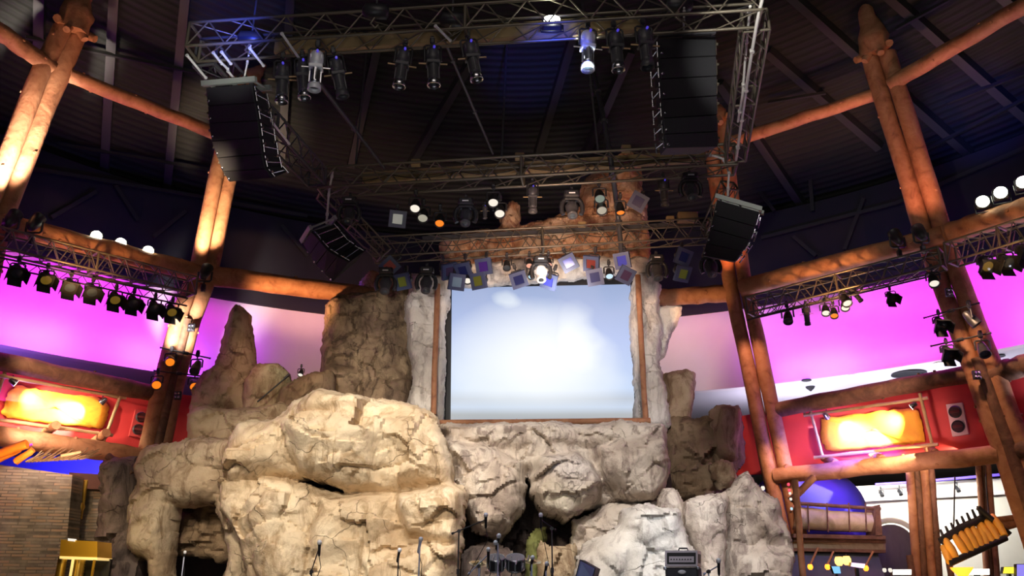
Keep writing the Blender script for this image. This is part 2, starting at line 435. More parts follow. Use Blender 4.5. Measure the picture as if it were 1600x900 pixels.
def hide(label, outline, dR=.5):
    mb = MB(); n = len(outline)
    pts = [cone(*p, dR=dR) for p in outline]; c = sum(pts, Vector())/n
    d = Vector((c.x, c.y-YC, 0)).normalized()
    vs = []
    K = 6
    for k in range(K+1):
        s = k/K
        for i, p in enumerate(pts):
            q = lerp(c, p, s) if k else lerp(c, p, .02)
            vs.append(q-d*(.03*(1-s*s)+.012*mnoise.noise(q*1.6)))
    vs2 = [v+d*.03 for v in vs]
    fs = []
    for k in range(K):
        for i in range(n): j = (i+1) % n; fs.append((k*n+i, k*n+j, (k+1)*n+j, (k+1)*n+i))
    fs.append(tuple(range(n)))
    N = len(vs); fs2 = [tuple(i+N for i in f[::-1]) for f in fs]
    rim = [(K*n+i, K*n+(i+1) % n, N+K*n+(i+1) % n, N+K*n+i) for i in range(n)]
    mb.add(vs+vs2, fs+fs2+rim, True)
    return solo('stretched_hide', mb, HIDE, label, 'hide')
def jag(pts, n=6, amp=2.2, sd=0):
    out = []; rnd = random.Random(sd)
    for a, b in zip(pts, pts[1:]+pts[:1]):
        for i in range(n): out.append((lerp(a[0], b[0], i/n)+rnd.uniform(-amp, amp)*.6, lerp(a[1], b[1], i/n)+rnd.uniform(-amp, amp)*.6))
    return out
hide('glowing yellow stretched hide on the left red fascia', jag([(14,612),(28,602),(62,609),(110,617),(152,620),(171,634),(168,652),(160,670),(135,667),(60,660),(12,652),(2,646),(8,630)], 5, sd=1))
hide('glowing yellow stretched hide on the right red fascia, its right end dull brown', jag([(1282,656),(1292,652),(1335,648),(1380,642),(1420,637),(1435,641),(1442,668),(1444,690),(1420,694),(1380,698),(1320,704),(1292,704),(1284,690)], 5, sd=2))
frame('bamboo pole frame around the glowing hide on the left red fascia', [((-30,582),(197,622)),((-30,652),(176,680)),((13,566),(-12,640)),((192,608),(162,690))])
frame('bamboo pole frame around the glowing hide on the right red fascia', [((1256,649),(1450,622)),((1272,715),(1466,694)),((1265,637),(1286,716)),((1437,614),(1459,704))])
# the little lamps on arms above the hides
EMW = mat('lamp_glow_white', (.8,.8,.8), .4, emit=(1,.93,.8), es=22)
def arm_lamp(label, px, py, on=True, d=(0,0,-1)):
    p = cone(px, py, dR=-.05); w = cone(px, py-10, dR=.6)
    t = thing('picture_lamp', label, 'lamp', p)
    mb = MB(); M = Matrix.Translation(p)@aim(d)
    mb.lathe([(.03,-.12),(.06,-.10),(.09,.04),(.10,.06)], M, 12); mb.part('shade', CHROME, t, True)
    mb = MB(); mb.lathe([(.085,.045),(.085,.065)], M, 12); mb.part('lens', EMW if on else CHAR, t, True)
    mb = MB(); mb.tube(sag(p, w, .05, 6), .015, 6); mb.part('arm', BLK, t, True)
arm_lamp('bright lamp at the upper right corner of the left glowing hide', 161, 627, True, (-.75,.1,-.62))
arm_lamp('small lamp at the upper left corner of the left glowing hide', 21, 597, True, (.7,.7,-.5))
arm_lamp('small lamp at the upper left corner of the right glowing hide', 1291, 650, True, (.7,.7,-.5))
arm_lamp('small lamp at the upper right corner of the right glowing hide', 1427, 634, True, (-.7,.6,-.5))

# ================================================================ paired round vents
def vents(label, c4, m):
    q = [cone(*p, dR=.5) for p in c4]                 # tl tr br bl
    c = sum(q, Vector())/4; d = Vector((c.x, c.y-YC, 0)).normalized(); 
    t = thing('vent_panel', label, 'vent', lerp(q[3], q[2], .5))
    mb = MB(); mb.hexa([q[3], q[2], q[1], q[0]]+[p+d*.1 for p in (q[3], q[2], q[1], q[0])]); mb.part('plate', m, t, True)
    w = (q[1]-q[0]).length
    for s in (.27, .73):
        o = lerp(lerp(q[0], q[3], s), lerp(q[1], q[2], s), .5)-d*.03
        M = Matrix.Translation(o)@aim(-d); mb = MB()
        mb.lathe([(w*.40,-.02),(w*.40,.03),(w*.34,.045),(w*.33,.01),(.01,.01)], M, 28, False); r = mb.part('round_grille', BLK, t, True)
        mb = MB()
        for k in range(-3, 4):
            h = k*w*.09; L = math.sqrt(max(.001, (w*.33)**2-h*h)); mb.box((0,h,.02), (2*L,.014,.014), M)
        mb.box((0,.0,.045), (w*.6,.05,.03), M)
        g = mb.part('grille_bars', m if False else GRB, r)
        g.data.transform(t.matrix_basis.inverted())
GRB = mat('grille_bar_dark_red', (.14,.02,.02), .6); PINKP = mat('pale_vent_plate', (.75,.5,.52), .6); REDV = mat('red_vent_plate', (.5,.05,.05), .6)
vents('red panel with two round black vents on the left red fascia', [(212,640),(233,642),(222,684),(202,681)], REDV)
vents('pale pink panel with two round black vents on the right red fascia', [(1478,632),(1503,629),(1513,678),(1488,682)], PINKP)
# soffit lights and discs
SW = mat('downlight_glow', (.9,.9,.8), .4, emit=(1,.82,.5), es=6)
def soffit(label, px, py, r, on):
    p = onZ(px, py, ZB0+.02); t = thing('downlight' if on else 'ceiling_disc', label, 'light' if on else 'ceiling fitting', p)
    mb = MB(); mb.lathe([(r,.0),(r*1.05,-.04),(r*.8,-.05),(r*.8,-.01)], Matrix.Translation(p), 24); mb.part('rim', WHITEP if on else BLK2, t, True)
    mb = MB(); mb.lathe([(r*.78,-.012),(r*.75,-.03)], Matrix.Translation(p), 24); mb.part('lens' if on else 'grille', SW if on else BLK2, t, True)
soffit('lit downlight in the right soffit, nearest the screen', 1334, 585, .17, True)
soffit('lit downlight in the right soffit, just left of the lamp-hung post', 1468, 566, .18, True)
soffit('unlit downlight in the right soffit beyond the post', 1560, 555, .17, False)
soffit('wide dark round fitting in the right soffit between two downlights', 1420, 583, .5, False)
soffit('faint small disc in the right soffit, leftmost', 1260, 593, .15, False)
mb = MB(); p = onZ(1266, 604, ZB0+.02); mb.lathe([(.16,0),(.13,-.06),(.02,-.16)], Matrix.Translation(p), 14)
solo('smoke_detector', mb, BLK2, 'small dark cone-shaped detector under the right soffit', 'detector')
# ================================================================ rocks
def h2(ix, iy, k):
    ix = ix.astype(np.int64) & 0xffff; iy = iy.astype(np.int64) & 0xffff
    h = (ix*374761393+iy*668265263+k*2147483647) & 0xffffffff
    h = ((h ^ (h >> 13))*1274126177) & 0xffffffff; h = (h ^ (h >> 16)) & 0xffffffff
    h = (h*2246822519) & 0xffffffff; h = h ^ (h >> 15)
    return (h & 0xffffff)/float(0xffffff)
def vn(x, y, k):
    ix, iy = np.floor(x), np.floor(y); fx, fy = x-ix, y-iy
    fx = fx*fx*(3-2*fx); fy = fy*fy*(3-2*fy)
    a, b, c, d = h2(ix,iy,k), h2(ix+1,iy,k), h2(ix,iy+1,k), h2(ix+1,iy+1,k)
    return (a+(b-a)*fx)+((c+(d-c)*fx)-(a+(b-a)*fx))*fy-.5
def fbm(x, y, k, o=5, g=.52):
    s = 0; a = 1.0; f = 1.0
    for i in range(o): s = s+a*vn(x*f+i*17.3, y*f-i*9.1, k+i); a *= g; f *= 2.03
    return s
def voro(x, y, k):
    ix, iy = np.floor(x), np.floor(y); f1 = np.full(x.shape, 9.); f2 = f1.copy()
    cx = np.zeros(x.shape); cy = cx.copy(); ca = cx.copy(); cb = cx.copy()
    for dx in (-1,0,1):
        for dy in (-1,0,1):
            jx, jy = ix+dx, iy+dy
            qx = jx+h2(jx,jy,k)*.9+.05; qy = jy+h2(jx,jy,k+1)*.9+.05
            d = np.hypot(x-qx, y-qy); n = d < f1
            f2 = np.where(n, f1, np.minimum(f2, d)); f1 = np.where(n, d, f1)
            cx = np.where(n, qx, cx); cy = np.where(n, qy, cy); ca = np.where(n, jx, ca); cb = np.where(n, jy, cb)
    return f1, f2, cx, cy, ca, cb
def facet(x, y, k, off=1.0, tilt=1.0):
    f1, f2, cx, cy, ca, cb = voro(x, y, k)
    v = (h2(ca,cb,k+2)-.5)*off+((x-cx)*(h2(ca,cb,k+3)-.5)+(y-cy)*(h2(ca,cb,k+4)-.5))*2*tilt
    return v, f2-f1
def pdist(X, Z, poly):
    best = np.full(X.shape, 1e9); inside = np.zeros(X.shape, bool); n = len(poly)
    for i in range(n):
        (x0,z0),(x1,z1) = poly[i], poly[(i+1) % n]
        dx, dz = x1-x0, z1-z0; L = dx*dx+dz*dz+1e-12
        t = np.clip(((X-x0)*dx+(Z-z0)*dz)/L, 0, 1)
        best = np.minimum(best, np.hypot(X-x0-t*dx, Z-z0-t*dz))
        c = ((z0 > Z) != (z1 > Z)) & (X < (x1-x0)*(Z-z0)/(z1-z0+1e-12)+x0); inside ^= c
    return np.where(inside, best, -best)
def rock(label, m, lumps, th=1.6, h=.05, amp=1.0, cell=1.0, sd=0, warp=.16, zmin=1.18, name='rock', strata=.06, crack=.045, smooth=2, cut=None):
    """lumps: (outline in pixels, distance Y of its rim, bulge towards the viewer, width of the rounded rim)"""
    W = []
    for poly, Y, D, w in lumps:
        q = [P(px, py, Y) for px, py in poly]; W.append(([(p.x, max(p.z, zmin-.4)) for p in q], Y, D, w))
    xs = [a for q in W for a, _ in q[0]]; zs = [b for q in W for _, b in q[0]]
    x0, x1, z0, z1 = min(xs)-.3, max(xs)+.3, max(min(zs)-.3, zmin), max(zs)+.3
    nx, nz = int((x1-x0)/h)+2, int((z1-z0)/h)+2
    X, Z = np.meshgrid(x0+h*np.arange(nx), z0+h*np.arange(nz), indexing='ij')
    s0 = sd*13.7
    wx = X+warp*fbm(X*1.1+s0, Z*1.1, 5, 5)+.05*fbm(X*6+s0, Z*6, 6, 3); wz = Z+warp*fbm(X*1.1-s0, Z*1.1+31, 9, 5)+.05*fbm(X*6, Z*6-s0, 8, 3)
    front = np.full(X.shape, 99.0); dall = np.full(X.shape, -9.0)
    for poly, Y, D, w in W:
        d = pdist(wx, wz, poly); t = np.clip(d/w, 0, 1)
        f = Y-D*np.sqrt(np.clip(1-(1-t)**2, 0, 1))**.9
        front = np.where(d > -h*1.0, np.minimum(front, f), front); dall = np.maximum(dall, d)
    if cut is not None:
        for poly in cut:
            q = [P(px, py, lumps[0][1]) for px, py in poly]; d = -pdist(X+.05*fbm(X*4, Z*4, 3, 3), Z+.05*fbm(X*4, Z*4, 4, 3), [(p.x, p.z) for p in q])
            dall = np.minimum(dall, d)
    mask = dall > -h*.5
    for _ in range(smooth):
        A = np.where(mask, front, 0.0); N = mask.astype(float); SA = A.copy(); SN = N.copy()
        for ax in (0, 1):
            for s in (-1, 1): SA = SA+np.roll(A, s, ax); SN = SN+np.roll(N, s, ax)
        front = np.where(mask, SA/np.maximum(SN, 1), front)
    e = np.clip(dall/.25, .15, 1)
    cx = X+.35*fbm(X*.8+s0, Z*.8, 21, 4); cz = Z+.35*fbm(X*.8, Z*.8+s0, 25, 4)
    v1, e1 = facet(cx/cell/1.25+s0, cz/cell/1.0, 40, .5, .75)
    v2, e2 = facet(cx/cell*1.5, cz/cell*2.1+s0, 50, .5, .75)
    v3, e3 = facet(cx/cell*5.1, cz/cell*4.4+s0, 60, .4, .6)
    rel = amp*e*(v1*.66*cell+v2*.20*cell+v3*.055*cell+.17*fbm(X*1.3+s0, Z*1.3, 70, 6, .58))
    wv = Z*1.25+.5*fbm(X*.7+s0, Z*.4, 80, 3); ter = np.abs(wv-np.floor(wv)-.5)
    rel = rel+strata*amp*e*(ter*2.2)
    rel = rel+crack*amp*e*(np.exp(-(e1/.05)**2)*1.2+np.exp(-(e2/.05)**2)*.6)
    front = front+rel
    # pull the rim onto the true outline
    gx = np.zeros(X.shape); gz = np.zeros(X.shape)
    gx[1:-1] = (dall[2:]-dall[:-2])/(2*h); gz[:,1:-1] = (dall[:,2:]-dall[:,:-2])/(2*h)
    rim = mask & (np.abs(dall) < h*.5); g = np.maximum(np.hypot(gx, gz), .5)
    PX = np.where(rim, X-gx/g*dall, X); PZ = np.where(rim, np.maximum(Z-gz/g*dall, zmin), Z)
    Ym = max(l[1] for l in lumps)
    back = Ym+th*np.sqrt(np.clip(np.clip(dall/.7, 0, 1), .02, 1))
    front = np.minimum(front, back-.05)
    quad = mask[:-1,:-1] & mask[1:,:-1] & mask[:-1,1:] & mask[1:,1:]
    use = np.zeros(mask.shape, bool)
    for a in (slice(0,-1), slice(1,None)):
        for b in (slice(0,-1), slice(1,None)): use[a,b] |= quad
    idx = -np.ones(mask.shape, int); n = int(use.sum()); idx[use] = np.arange(n)
    V = np.concatenate([np.stack([PX[use], front[use], PZ[use]], 1), np.stack([PX[use], back[use], PZ[use]], 1)])
    I, J = np.nonzero(quad)
    a, b, c, d = idx[I,J], idx[I+1,J], idx[I+1,J+1], idx[I,J+1]
    Fs = [np.stack([a,b,c,d], 1), np.stack([d,c,b,a], 1)+n]
    q = np.pad(quad, 1)
    for (di,dj,(p0,p1)) in ((0,-1,((0,0),(1,0))), (1,0,((1,0),(1,1))), (0,1,((1,1),(0,1))), (-1,0,((0,1),(0,0)))):
        nb = q[1+di:q.shape[0]-1+di, 1+dj:q.shape[1]-1+dj]; I, J = np.nonzero(quad & ~nb)
        u = idx[I+p0[0], J+p0[1]]; w_ = idx[I+p1[0], J+p1[1]]
        Fs.append(np.stack([w_, u, u+n, w_+n], 1))
    Fq = np.concatenate(Fs)
    o0 = np.array([(V[:,0].min()+V[:,0].max())/2, (V[:,1].min()+V[:,1].max())/2, V[:,2].min()]); V = V-o0
    me = bpy.data.meshes.new(name); me.vertices.add(len(V)); me.vertices.foreach_set('co', V.astype(np.float32).ravel())
    me.loops.add(Fq.size); me.loops.foreach_set('vertex_index', Fq.ravel().astype(np.int32))
    me.polygons.add(len(Fq)); me.polygons.foreach_set('loop_start', np.arange(0, Fq.size, 4, dtype=np.int32)); me.polygons.foreach_set('loop_total', np.full(len(Fq), 4, np.int32))
    me.polygons.foreach_set('use_smooth', np.ones(len(Fq), bool))
    me.update(calc_edges=True); me.materials.append(m)
    try: me.set_sharp_from_angle(angle=math.radians(38))
    except Exception: pass
    ob = bpy.data.objects.new(name, me); COL.objects.link(ob); ob.location = o0
    return tag(ob, label, 'rock')
R_WARM = rockmat('sandstone_cream', (.80,.68,.50), (.72,.57,.39), (.56,.42,.27), (.40,.28,.16))
R_GREY = rockmat('sandstone_grey', (.66,.58,.49), (.54,.45,.37), (.36,.29,.24), (.22,.17,.145), 1.3)
R_PALE = rockmat('sandstone_pale', (.80,.76,.70), (.68,.62,.54), (.50,.45,.40), (.36,.31,.27), 1.0)
R_TAN = rockmat('sandstone_tan', (.50,.39,.26), (.40,.29,.18), (.26,.18,.11), (.17,.10,.055), 1.1)
R_BRN = rockmat('sandstone_brown', (.34,.24,.15), (.25,.17,.10), (.15,.10,.06), (.09,.055,.03), 1.0)
R_UMB = rockmat('sandstone_umber', (.42,.31,.19), (.27,.19,.12), (.13,.09,.06), (.07,.045,.03), 1.3)
R_ORG = rockmat('sandstone_rust', (.60,.42,.28), (.48,.25,.13), (.32,.13,.06), (.22,.08,.04), 1.4)
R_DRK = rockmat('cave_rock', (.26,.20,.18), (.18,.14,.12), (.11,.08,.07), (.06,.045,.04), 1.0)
R_GREENLIT = rockmat('green_lit_rock', (.22,.23,.08), (.15,.16,.05), (.09,.09,.03), (.05,.05,.02), 1.0)  # green light on the column is put into this rock colour
B = 1010
# main cliff
rock('big cream cliff left of the screen foot, the largest and brightest of the rocks', R_WARM, [
  ([(362,700),(376,668),(412,660),(445,652),(466,632),(492,618),(522,614),(548,616),(575,624),(602,630),(640,632),(668,638),(692,656),(694,690),(706,712),(708,760),(640,770),(590,772),(540,762),(500,750),(440,748),(362,748)], 20.3, 1.0, .8),
  ([(352,744),(430,748),(520,765),(620,770),(700,757),(727,760),(733,775),(722,812),(718,860),(714,B),(375,B),(384,900),(376,850),(350,800)], 20.4, .75, .45),
  ([(362,700),(380,668),(440,664),(452,700),(448,742),(364,748)], 20.0, .75, .5),
  ([(455,665),(530,650),(600,668),(604,700),(598,765),(540,758),(470,745)], 20.0, 1.0, .5),
  ([(600,668),(690,662),(704,712),(706,758),(640,764),(606,760)], 20.1, .75, .4),
  ([(470,640),(500,618),(560,620),(600,634),(640,636),(600,660),(520,665),(470,668)], 20.1, .85, .4),
  ([(620,772),(700,758),(730,768),(722,815),(716,860),(640,850),(622,810)], 20.1, .95, .35),
  ([(500,770),(618,778),(625,860),(615,B),(500,B),(490,860)], 20.2, .85, .4),
  ([(380,760),(495,760),(500,850),(490,B),(392,B),(388,840)], 20.2, .75, .5),
  ([(560,860),(716,850),(714,B),(560,B)], 20.0, .9, .4),
], th=2.2, h=.045, sd=1, amp=.72, cell=1.05)
# arch at the left
R_ARCH = rockmat('sandstone_buff', (.66,.54,.38), (.55,.42,.28), (.38,.28,.18), (.26,.17,.10), 1.2)
rock('cream rock arch at the far left with a dark cave opening under it', R_ARCH, [
  ([(218,742),(228,712),(240,696),(292,684),(340,684),(378,690),(380,720),(366,745),(358,780),(300,790),(275,790),(262,800),(225,790)], 21.3, .75, .5),
  ([(207,800),(216,770),(280,786),(273,830),(268,870),(266,B),(236,B),(236,880),(208,850)], 21.3, .65, .3),
  ([(202,785),(232,740),(238,800),(222,830),(200,822)], 21.5, .5, .3),
  ([(340,775),(372,770),(392,830),(392,B),(350,B),(356,860)], 21.2, .6, .3),
], th=1.0, h=.045, sd=2, amp=.62, cell=.8)
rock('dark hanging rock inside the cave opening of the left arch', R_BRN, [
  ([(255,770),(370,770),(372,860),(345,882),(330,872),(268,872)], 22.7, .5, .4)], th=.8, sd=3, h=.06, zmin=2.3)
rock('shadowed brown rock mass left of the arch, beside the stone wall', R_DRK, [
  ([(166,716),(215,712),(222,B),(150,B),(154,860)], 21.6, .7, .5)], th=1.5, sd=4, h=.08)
# second tier
rock('tan rock ledge behind the arch, a brown hollow in its left end', R_TAN, [
  ([(296,690),(297,655),(312,634),(330,630),(352,637),(400,634),(440,631),(462,645),(450,680),(430,720),(300,720)], 21.9, .7, .5),
  ([(298,650),(316,634),(338,634),(345,660),(335,700),(300,700)], 21.6, .5, .35)], th=1.4, sd=5, amp=.6, cell=.6, zmin=4)
rock('tall rock spire in front of the magenta wall, left of the screen', R_TAN, [
  ([(335,582),(350,545),(356,515),(366,490),(373,480),(380,479),(391,492),(395,525),(397,560),(404,580),(404,650),(330,650)], 23.4, .7, .4),
  ([(300,650),(306,610),(322,585),(345,572),(380,580),(400,600),(400,660),(300,660)], 23.2, .7, .5)], th=1.2, sd=6, amp=.45, cell=.6, warp=.10, zmin=4.6)
rock('round brown boulder between the spire and the screen rocks, greenish light on it', R_TAN, [
  ([(380,640),(385,600),(402,572),(420,569),(436,572),(448,588),(455,610),(440,660),(385,660)], 22.8, .6, .5)], th=1.0, sd=7, amp=.35, cell=.6, zmin=4.8)
rock('dark tan boulder just left of the brown cliff behind the big cream cliff', R_BRN, [
  ([(430,650),(440,610),(452,600),(475,590),(500,580),(520,585),(520,660),(430,660)], 22.6, .7, .5),
  ([(442,612),(462,606),(478,640),(470,660),(435,660)], 22.3, .4, .25)], th=1.0, sd=8, amp=.5, cell=.6, zmin=4.8)
rock('tall dark brown cliff behind the big cream cliff, left of the pale screen pillar', R_UMB, [
  ([(512,486),(522,470),(560,462),(600,455),(646,452),(648,660),(500,660),(505,610),(508,540)], 24.9, .9, .7),
  ([(516,490),(560,470),(640,470),(640,500),(600,520),(520,530)], 24.7, .7, .4),
  ([(500,600),(520,560),(560,580),(560,660),(498,660)], 24.3, .6, .4),
  ([(560,600),(640,595),(640,660),(560,660)], 24.3, .7, .4)], th=1.0, sd=9, amp=.8, cell=.6, zmin=5, crack=.02)
rock('rust rock knob showing over the ring log under the small left loudspeaker array', R_ORG, [
  ([(560,450),(572,434),(585,424),(598,430),(640,440),(655,460),(650,470),(560,465)], 25.9, .3, .3)], th=.5, sd=10, amp=.4, cell=.5, zmin=8)
# pillars beside the screen
rock('pale grey rock pillar along the left side of the screen', R_PALE, [
  ([(634,480),(640,455),(642,432),(700,432),(701,470),(698,520),(700,560),(695,610),(696,664),(640,660),(628,640),(645,600),(636,545)], 24.25, .6, .35),
  ([(636,478),(668,462),(672,520),(664,560),(640,550)], 24.0, .5, .3)], th=.6, h=.04, sd=11, amp=.42, cell=.65, zmin=5, strata=.03)
rock('pale rugged rock pillar along the right side of the screen', R_PALE, [
  ([(987,432),(1022,430),(1032,450),(1029,485),(1033,520),(1026,570),(1041,610),(1045,668),(993,668),(989,600),(986,520)], 24.25, .55, .3),
  ([(1024,480),(1058,478),(1060,495),(1048,520),(1040,555),(1028,560)], 24.6, .4, .2)], th=.6, h=.04, sd=12, amp=.45, cell=.6, zmin=5, strata=.03)
rock('pale rock lintel over the screen, its lower edge ragged', R_PALE, [
  ([(696,448),(690,425),(720,412),(1000,404),(1024,412),(1020,446),(960,436),(850,441),(760,446)], 24.2, .4, .25)], th=.8, h=.04, sd=13, amp=.35, cell=.45, zmin=8, warp=.2, strata=.02)
rock('rust-orange rock wall above the lintel, seen through the trusses', R_ORG, [
  ([(690,430),(688,385),(700,370),(770,362),(880,345),(990,330),(1012,350),(1018,390),(1020,420)], 25.2, .6, .4),
  ([(778,372),(782,340),(796,318),(812,322),(815,372)], 25.2, .5, .25)], th=.8, sd=14, amp=.6, cell=.5, zmin=8)
rock('orange rock peak behind the middle truss, the highest of the rocks', R_ORG, [
  ([(820,375),(860,348),(905,325),(912,295),(925,275),(945,256),(968,250),(990,254),(1000,262),(1003,300),(1012,345),(1014,380)], 25.7, .9, .6)], th=.9, sd=15, amp=.9, cell=.7, zmin=8)
# under the screen
rock('pale rock face under the screen with overhanging rounded bottoms above the cave', R_GREY, [
  ([(686,664),(760,664),(860,662),(960,662),(1030,664),(1046,672),(1046,720),(1042,765),(1020,785),(940,795),(900,800),(846,796),(826,740),(790,850),(740,830),(728,790),(700,740)], 21.9, .7, .5),
  ([(688,690),(760,700),(822,720),(826,765),(815,800),(792,838),(752,836),(730,800),(704,745)], 21.5, .9, .5),
  ([(832,742),(846,716),(900,706),(925,722),(942,752),(940,782),(905,800),(880,812),(846,800),(830,775)], 21.2, .9, .5),
  ([(935,700),(985,684),(1040,690),(1046,725),(1042,765),(1022,786),(965,780),(940,750)], 21.4, .9, .45),
  ([(690,668),(850,664),(852,705),(760,712),(696,700)], 21.6, .6, .3),
  ([(850,664),(1040,666),(1044,700),(930,705),(850,700)], 21.6, .65, .3)], th=1.9, h=.045, sd=16, amp=.62, cell=.8, zmin=2.3, strata=.05)
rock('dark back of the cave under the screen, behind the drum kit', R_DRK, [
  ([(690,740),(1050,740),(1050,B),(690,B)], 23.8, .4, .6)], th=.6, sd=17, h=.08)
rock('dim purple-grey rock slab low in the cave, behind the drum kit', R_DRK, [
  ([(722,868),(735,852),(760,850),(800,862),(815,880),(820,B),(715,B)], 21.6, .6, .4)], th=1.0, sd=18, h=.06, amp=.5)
rock('narrow green-lit rock column in the cave, behind the right boom microphone', R_GREENLIT, [
  ([(822,B),(820,870),(824,840),(838,824),(858,822),(856,850),(848,880),(846,B)], 22.2, .6, .3)], th=.6, sd=19, h=.05, amp=.4)
rock('broken tan shelf between the overhanging rocks and the right boulders', R_GREY, [
  ([(898,812),(915,800),(945,785),(1000,782),(1060,784),(1076,860),(1000,880),(930,875),(900,840),(893,826)], 21.5, .6, .4),
  ([(890,840),(912,820),(935,830),(930,B),(892,B)], 21.6, .5, .3)], th=1.2, sd=20, amp=.6, cell=.6)
rock('low tan boulder on the stage, right of the green-lit column', R_TAN, [
  ([(832,B),(838,872),(844,852),(862,858),(905,852),(912,B)], 20.8, .6, .35)], th=.8, sd=21, amp=.5, cell=.6)
rock('brilliant white-lit boulder right of centre, behind the stage monitor', R_PALE, [
  ([(903,B),(905,868),(922,845),(940,838),(965,826),(969,805),(990,790),(1010,785),(1030,800),(1055,798),(1066,822),(1080,855),(1092,900),(1092,B)], 19.6, .9, .6),
  ([(968,828),(985,792),(1012,788),(1058,802),(1062,850),(1000,870),(975,860)], 19.4, .8, .4),
  ([(905,B),(908,866),(940,840),(985,850),(990,B)], 19.2, .7, .5)], th=1.4, h=.045, sd=22, amp=.45, cell=.8, strata=.03)
rock('rounded stone on top of the right boulders, under the dark gap', R_GREY, [
  ([(1028,800),(1030,780),(1036,766),(1050,764),(1062,772),(1068,790),(1070,830),(1030,830)], 20.6, .5, .35)], th=.8, sd=23, amp=.25, cell=.6, h=.04, zmin=2.6)
rock('smooth upright block in the right boulders, squared top edge', R_GREY, [
  ([(1066,782),(1075,774),(1128,770),(1132,778),(1134,850),(1140,B),(1084,B),(1082,870),(1068,830)], 20.3, .7, .3)], th=1.4, sd=24, amp=.35, cell=1.1, h=.045, strata=.02)
rock('jumbled grey boulders at the right end, against the foot of the log post', R_GREY, [
  ([(1120,800),(1122,774),(1150,752),(1162,740),(1172,760),(1196,775),(1214,785),(1216,810),(1230,850),(1234,B),(1130,B)], 20.7, .8, .45),
  ([(1128,776),(1160,742),(1176,764),(1178,784),(1160,798),(1132,795)], 20.4, .6, .3),
  ([(1168,790),(1212,788),(1214,840),(1190,850),(1168,830)], 20.3, .7, .3),
  ([(1145,862),(1170,850),(1232,852),(1236,B),(1140,B)], 20.2, .7, .4)], th=1.2, sd=25, amp=.65, cell=.7)
# back right
rock('brown squared rock behind the right screen pillar', R_TAN, [
  ([(1034,660),(1034,582),(1060,578),(1080,584),(1083,600),(1080,645),(1076,670)], 25.0, .5, .25)], th=.6, sd=26, amp=.25, cell=.9, zmin=5, h=.05)
rock('dark brown recess rock right of the face under the screen', R_BRN, [
  ([(1040,650),(1080,655),(1120,650),(1160,660),(1160,720),(1130,770),(1100,790),(1040,790)], 24.6, .6, .4)], th=.6, sd=27, amp=.8, cell=.7, zmin=2.6, h=.06)
rock('tan squared block behind the post right of the screen', R_TAN, [
  ([(1108,642),(1128,636),(1156,634),(1158,665),(1152,688),(1150,720),(1128,722),(1110,688)], 24.2, .5, .25)], th=.6, sd=28, amp=.25, cell=.9, zmin=4, h=.05)
rock('small stacked stone leaning in the dark gap left of the right post', R_TAN, [
  ([(1110,728),(1130,720),(1148,724),(1152,760),(1120,772),(1112,750)], 23.6, .4, .25)], th=.5, sd=29, amp=.4, cell=.4, zmin=3, h=.05)

# ================================================================ the projection screen
SCR = mat('projection_picture', (.02,.02,.02), .6)
b_ = SCR.node_tree.nodes['Principled BSDF']
tc = nd(SCR, 'ShaderNodeTexCoord'); sx = nd(SCR, 'ShaderNodeSeparateXYZ'); lk(SCR, tc.outputs['UV'], sx.inputs[0])
def mth(op, a, b=None, c=None, m=None):
    n = nd(m or SCR, 'ShaderNodeMath', operation=op)
    for i, v in enumerate((a, b, c)):
        if v is None: continue
        if isinstance(v, (int, float)): n.inputs[i].default_value = v
        else: lk(m or SCR, v, n.inputs[i])
    return n.outputs[0]
nz = nd(SCR, 'ShaderNodeTexNoise', Scale=2.2, Detail=3); lk(SCR, tc.outputs['UV'], nz.inputs['Vector'])
wob = mth('MULTIPLY', mth('SUBTRACT', nz.outputs['Fac'], .5), .30)
u = mth('ADD', sx.outputs[0], wob); v = mth('ADD', sx.outputs[1], mth('MULTIPLY', wob, .8))
def blob(cu, cv, ru, rv, e=1.0):
    a = mth('POWER', mth('ABSOLUTE', mth('DIVIDE', mth('SUBTRACT', u, cu), ru)), 2.0); b = mth('POWER', mth('ABSOLUTE', mth('DIVIDE', mth('SUBTRACT', v, cv), rv)), 2.0)
    s = mth('SUBTRACT', 1.0, mth('ADD', a, b)); n = nd(SCR, 'ShaderNodeMath', operation='MULTIPLY', use_clamp=True); lk(SCR, s, n.inputs[0]); n.inputs[1].default_value = e; return n.outputs[0]
g = mth('ADD', mth('ADD', mth('MULTIPLY', blob(.42,.34,.56,.60,1.0), 1.0), mth('MULTIPLY', blob(.29,.90,.10,.08,1.2), .5)), mth('MULTIPLY', blob(.70,.62,.16,.30,1.2), .35))
gc = nd(SCR, 'ShaderNodeMath', operation='MULTIPLY', use_clamp=True); lk(SCR, g, gc.inputs[0]); gc.inputs[1].default_value = 1.0
vb = ramp(SCR, sx.outputs[1], [(.0,(.42,.45,.50)),(.045,(.42,.45,.47)),(.10,(.56,.66,.82)),(.16,(.50,.56,.66)),(.24,(.55,.68,.92)),(.6,(.44,.55,.86)),(1.0,(.33,.42,.66))])
mx = nd(SCR, 'ShaderNodeMix', data_type='RGBA'); lk(SCR, gc.outputs[0], mx.inputs['Factor']); lk(SCR, vb.outputs[0], mx.inputs[6]); mx.inputs[7].default_value = (.90,.96,1.0,1)
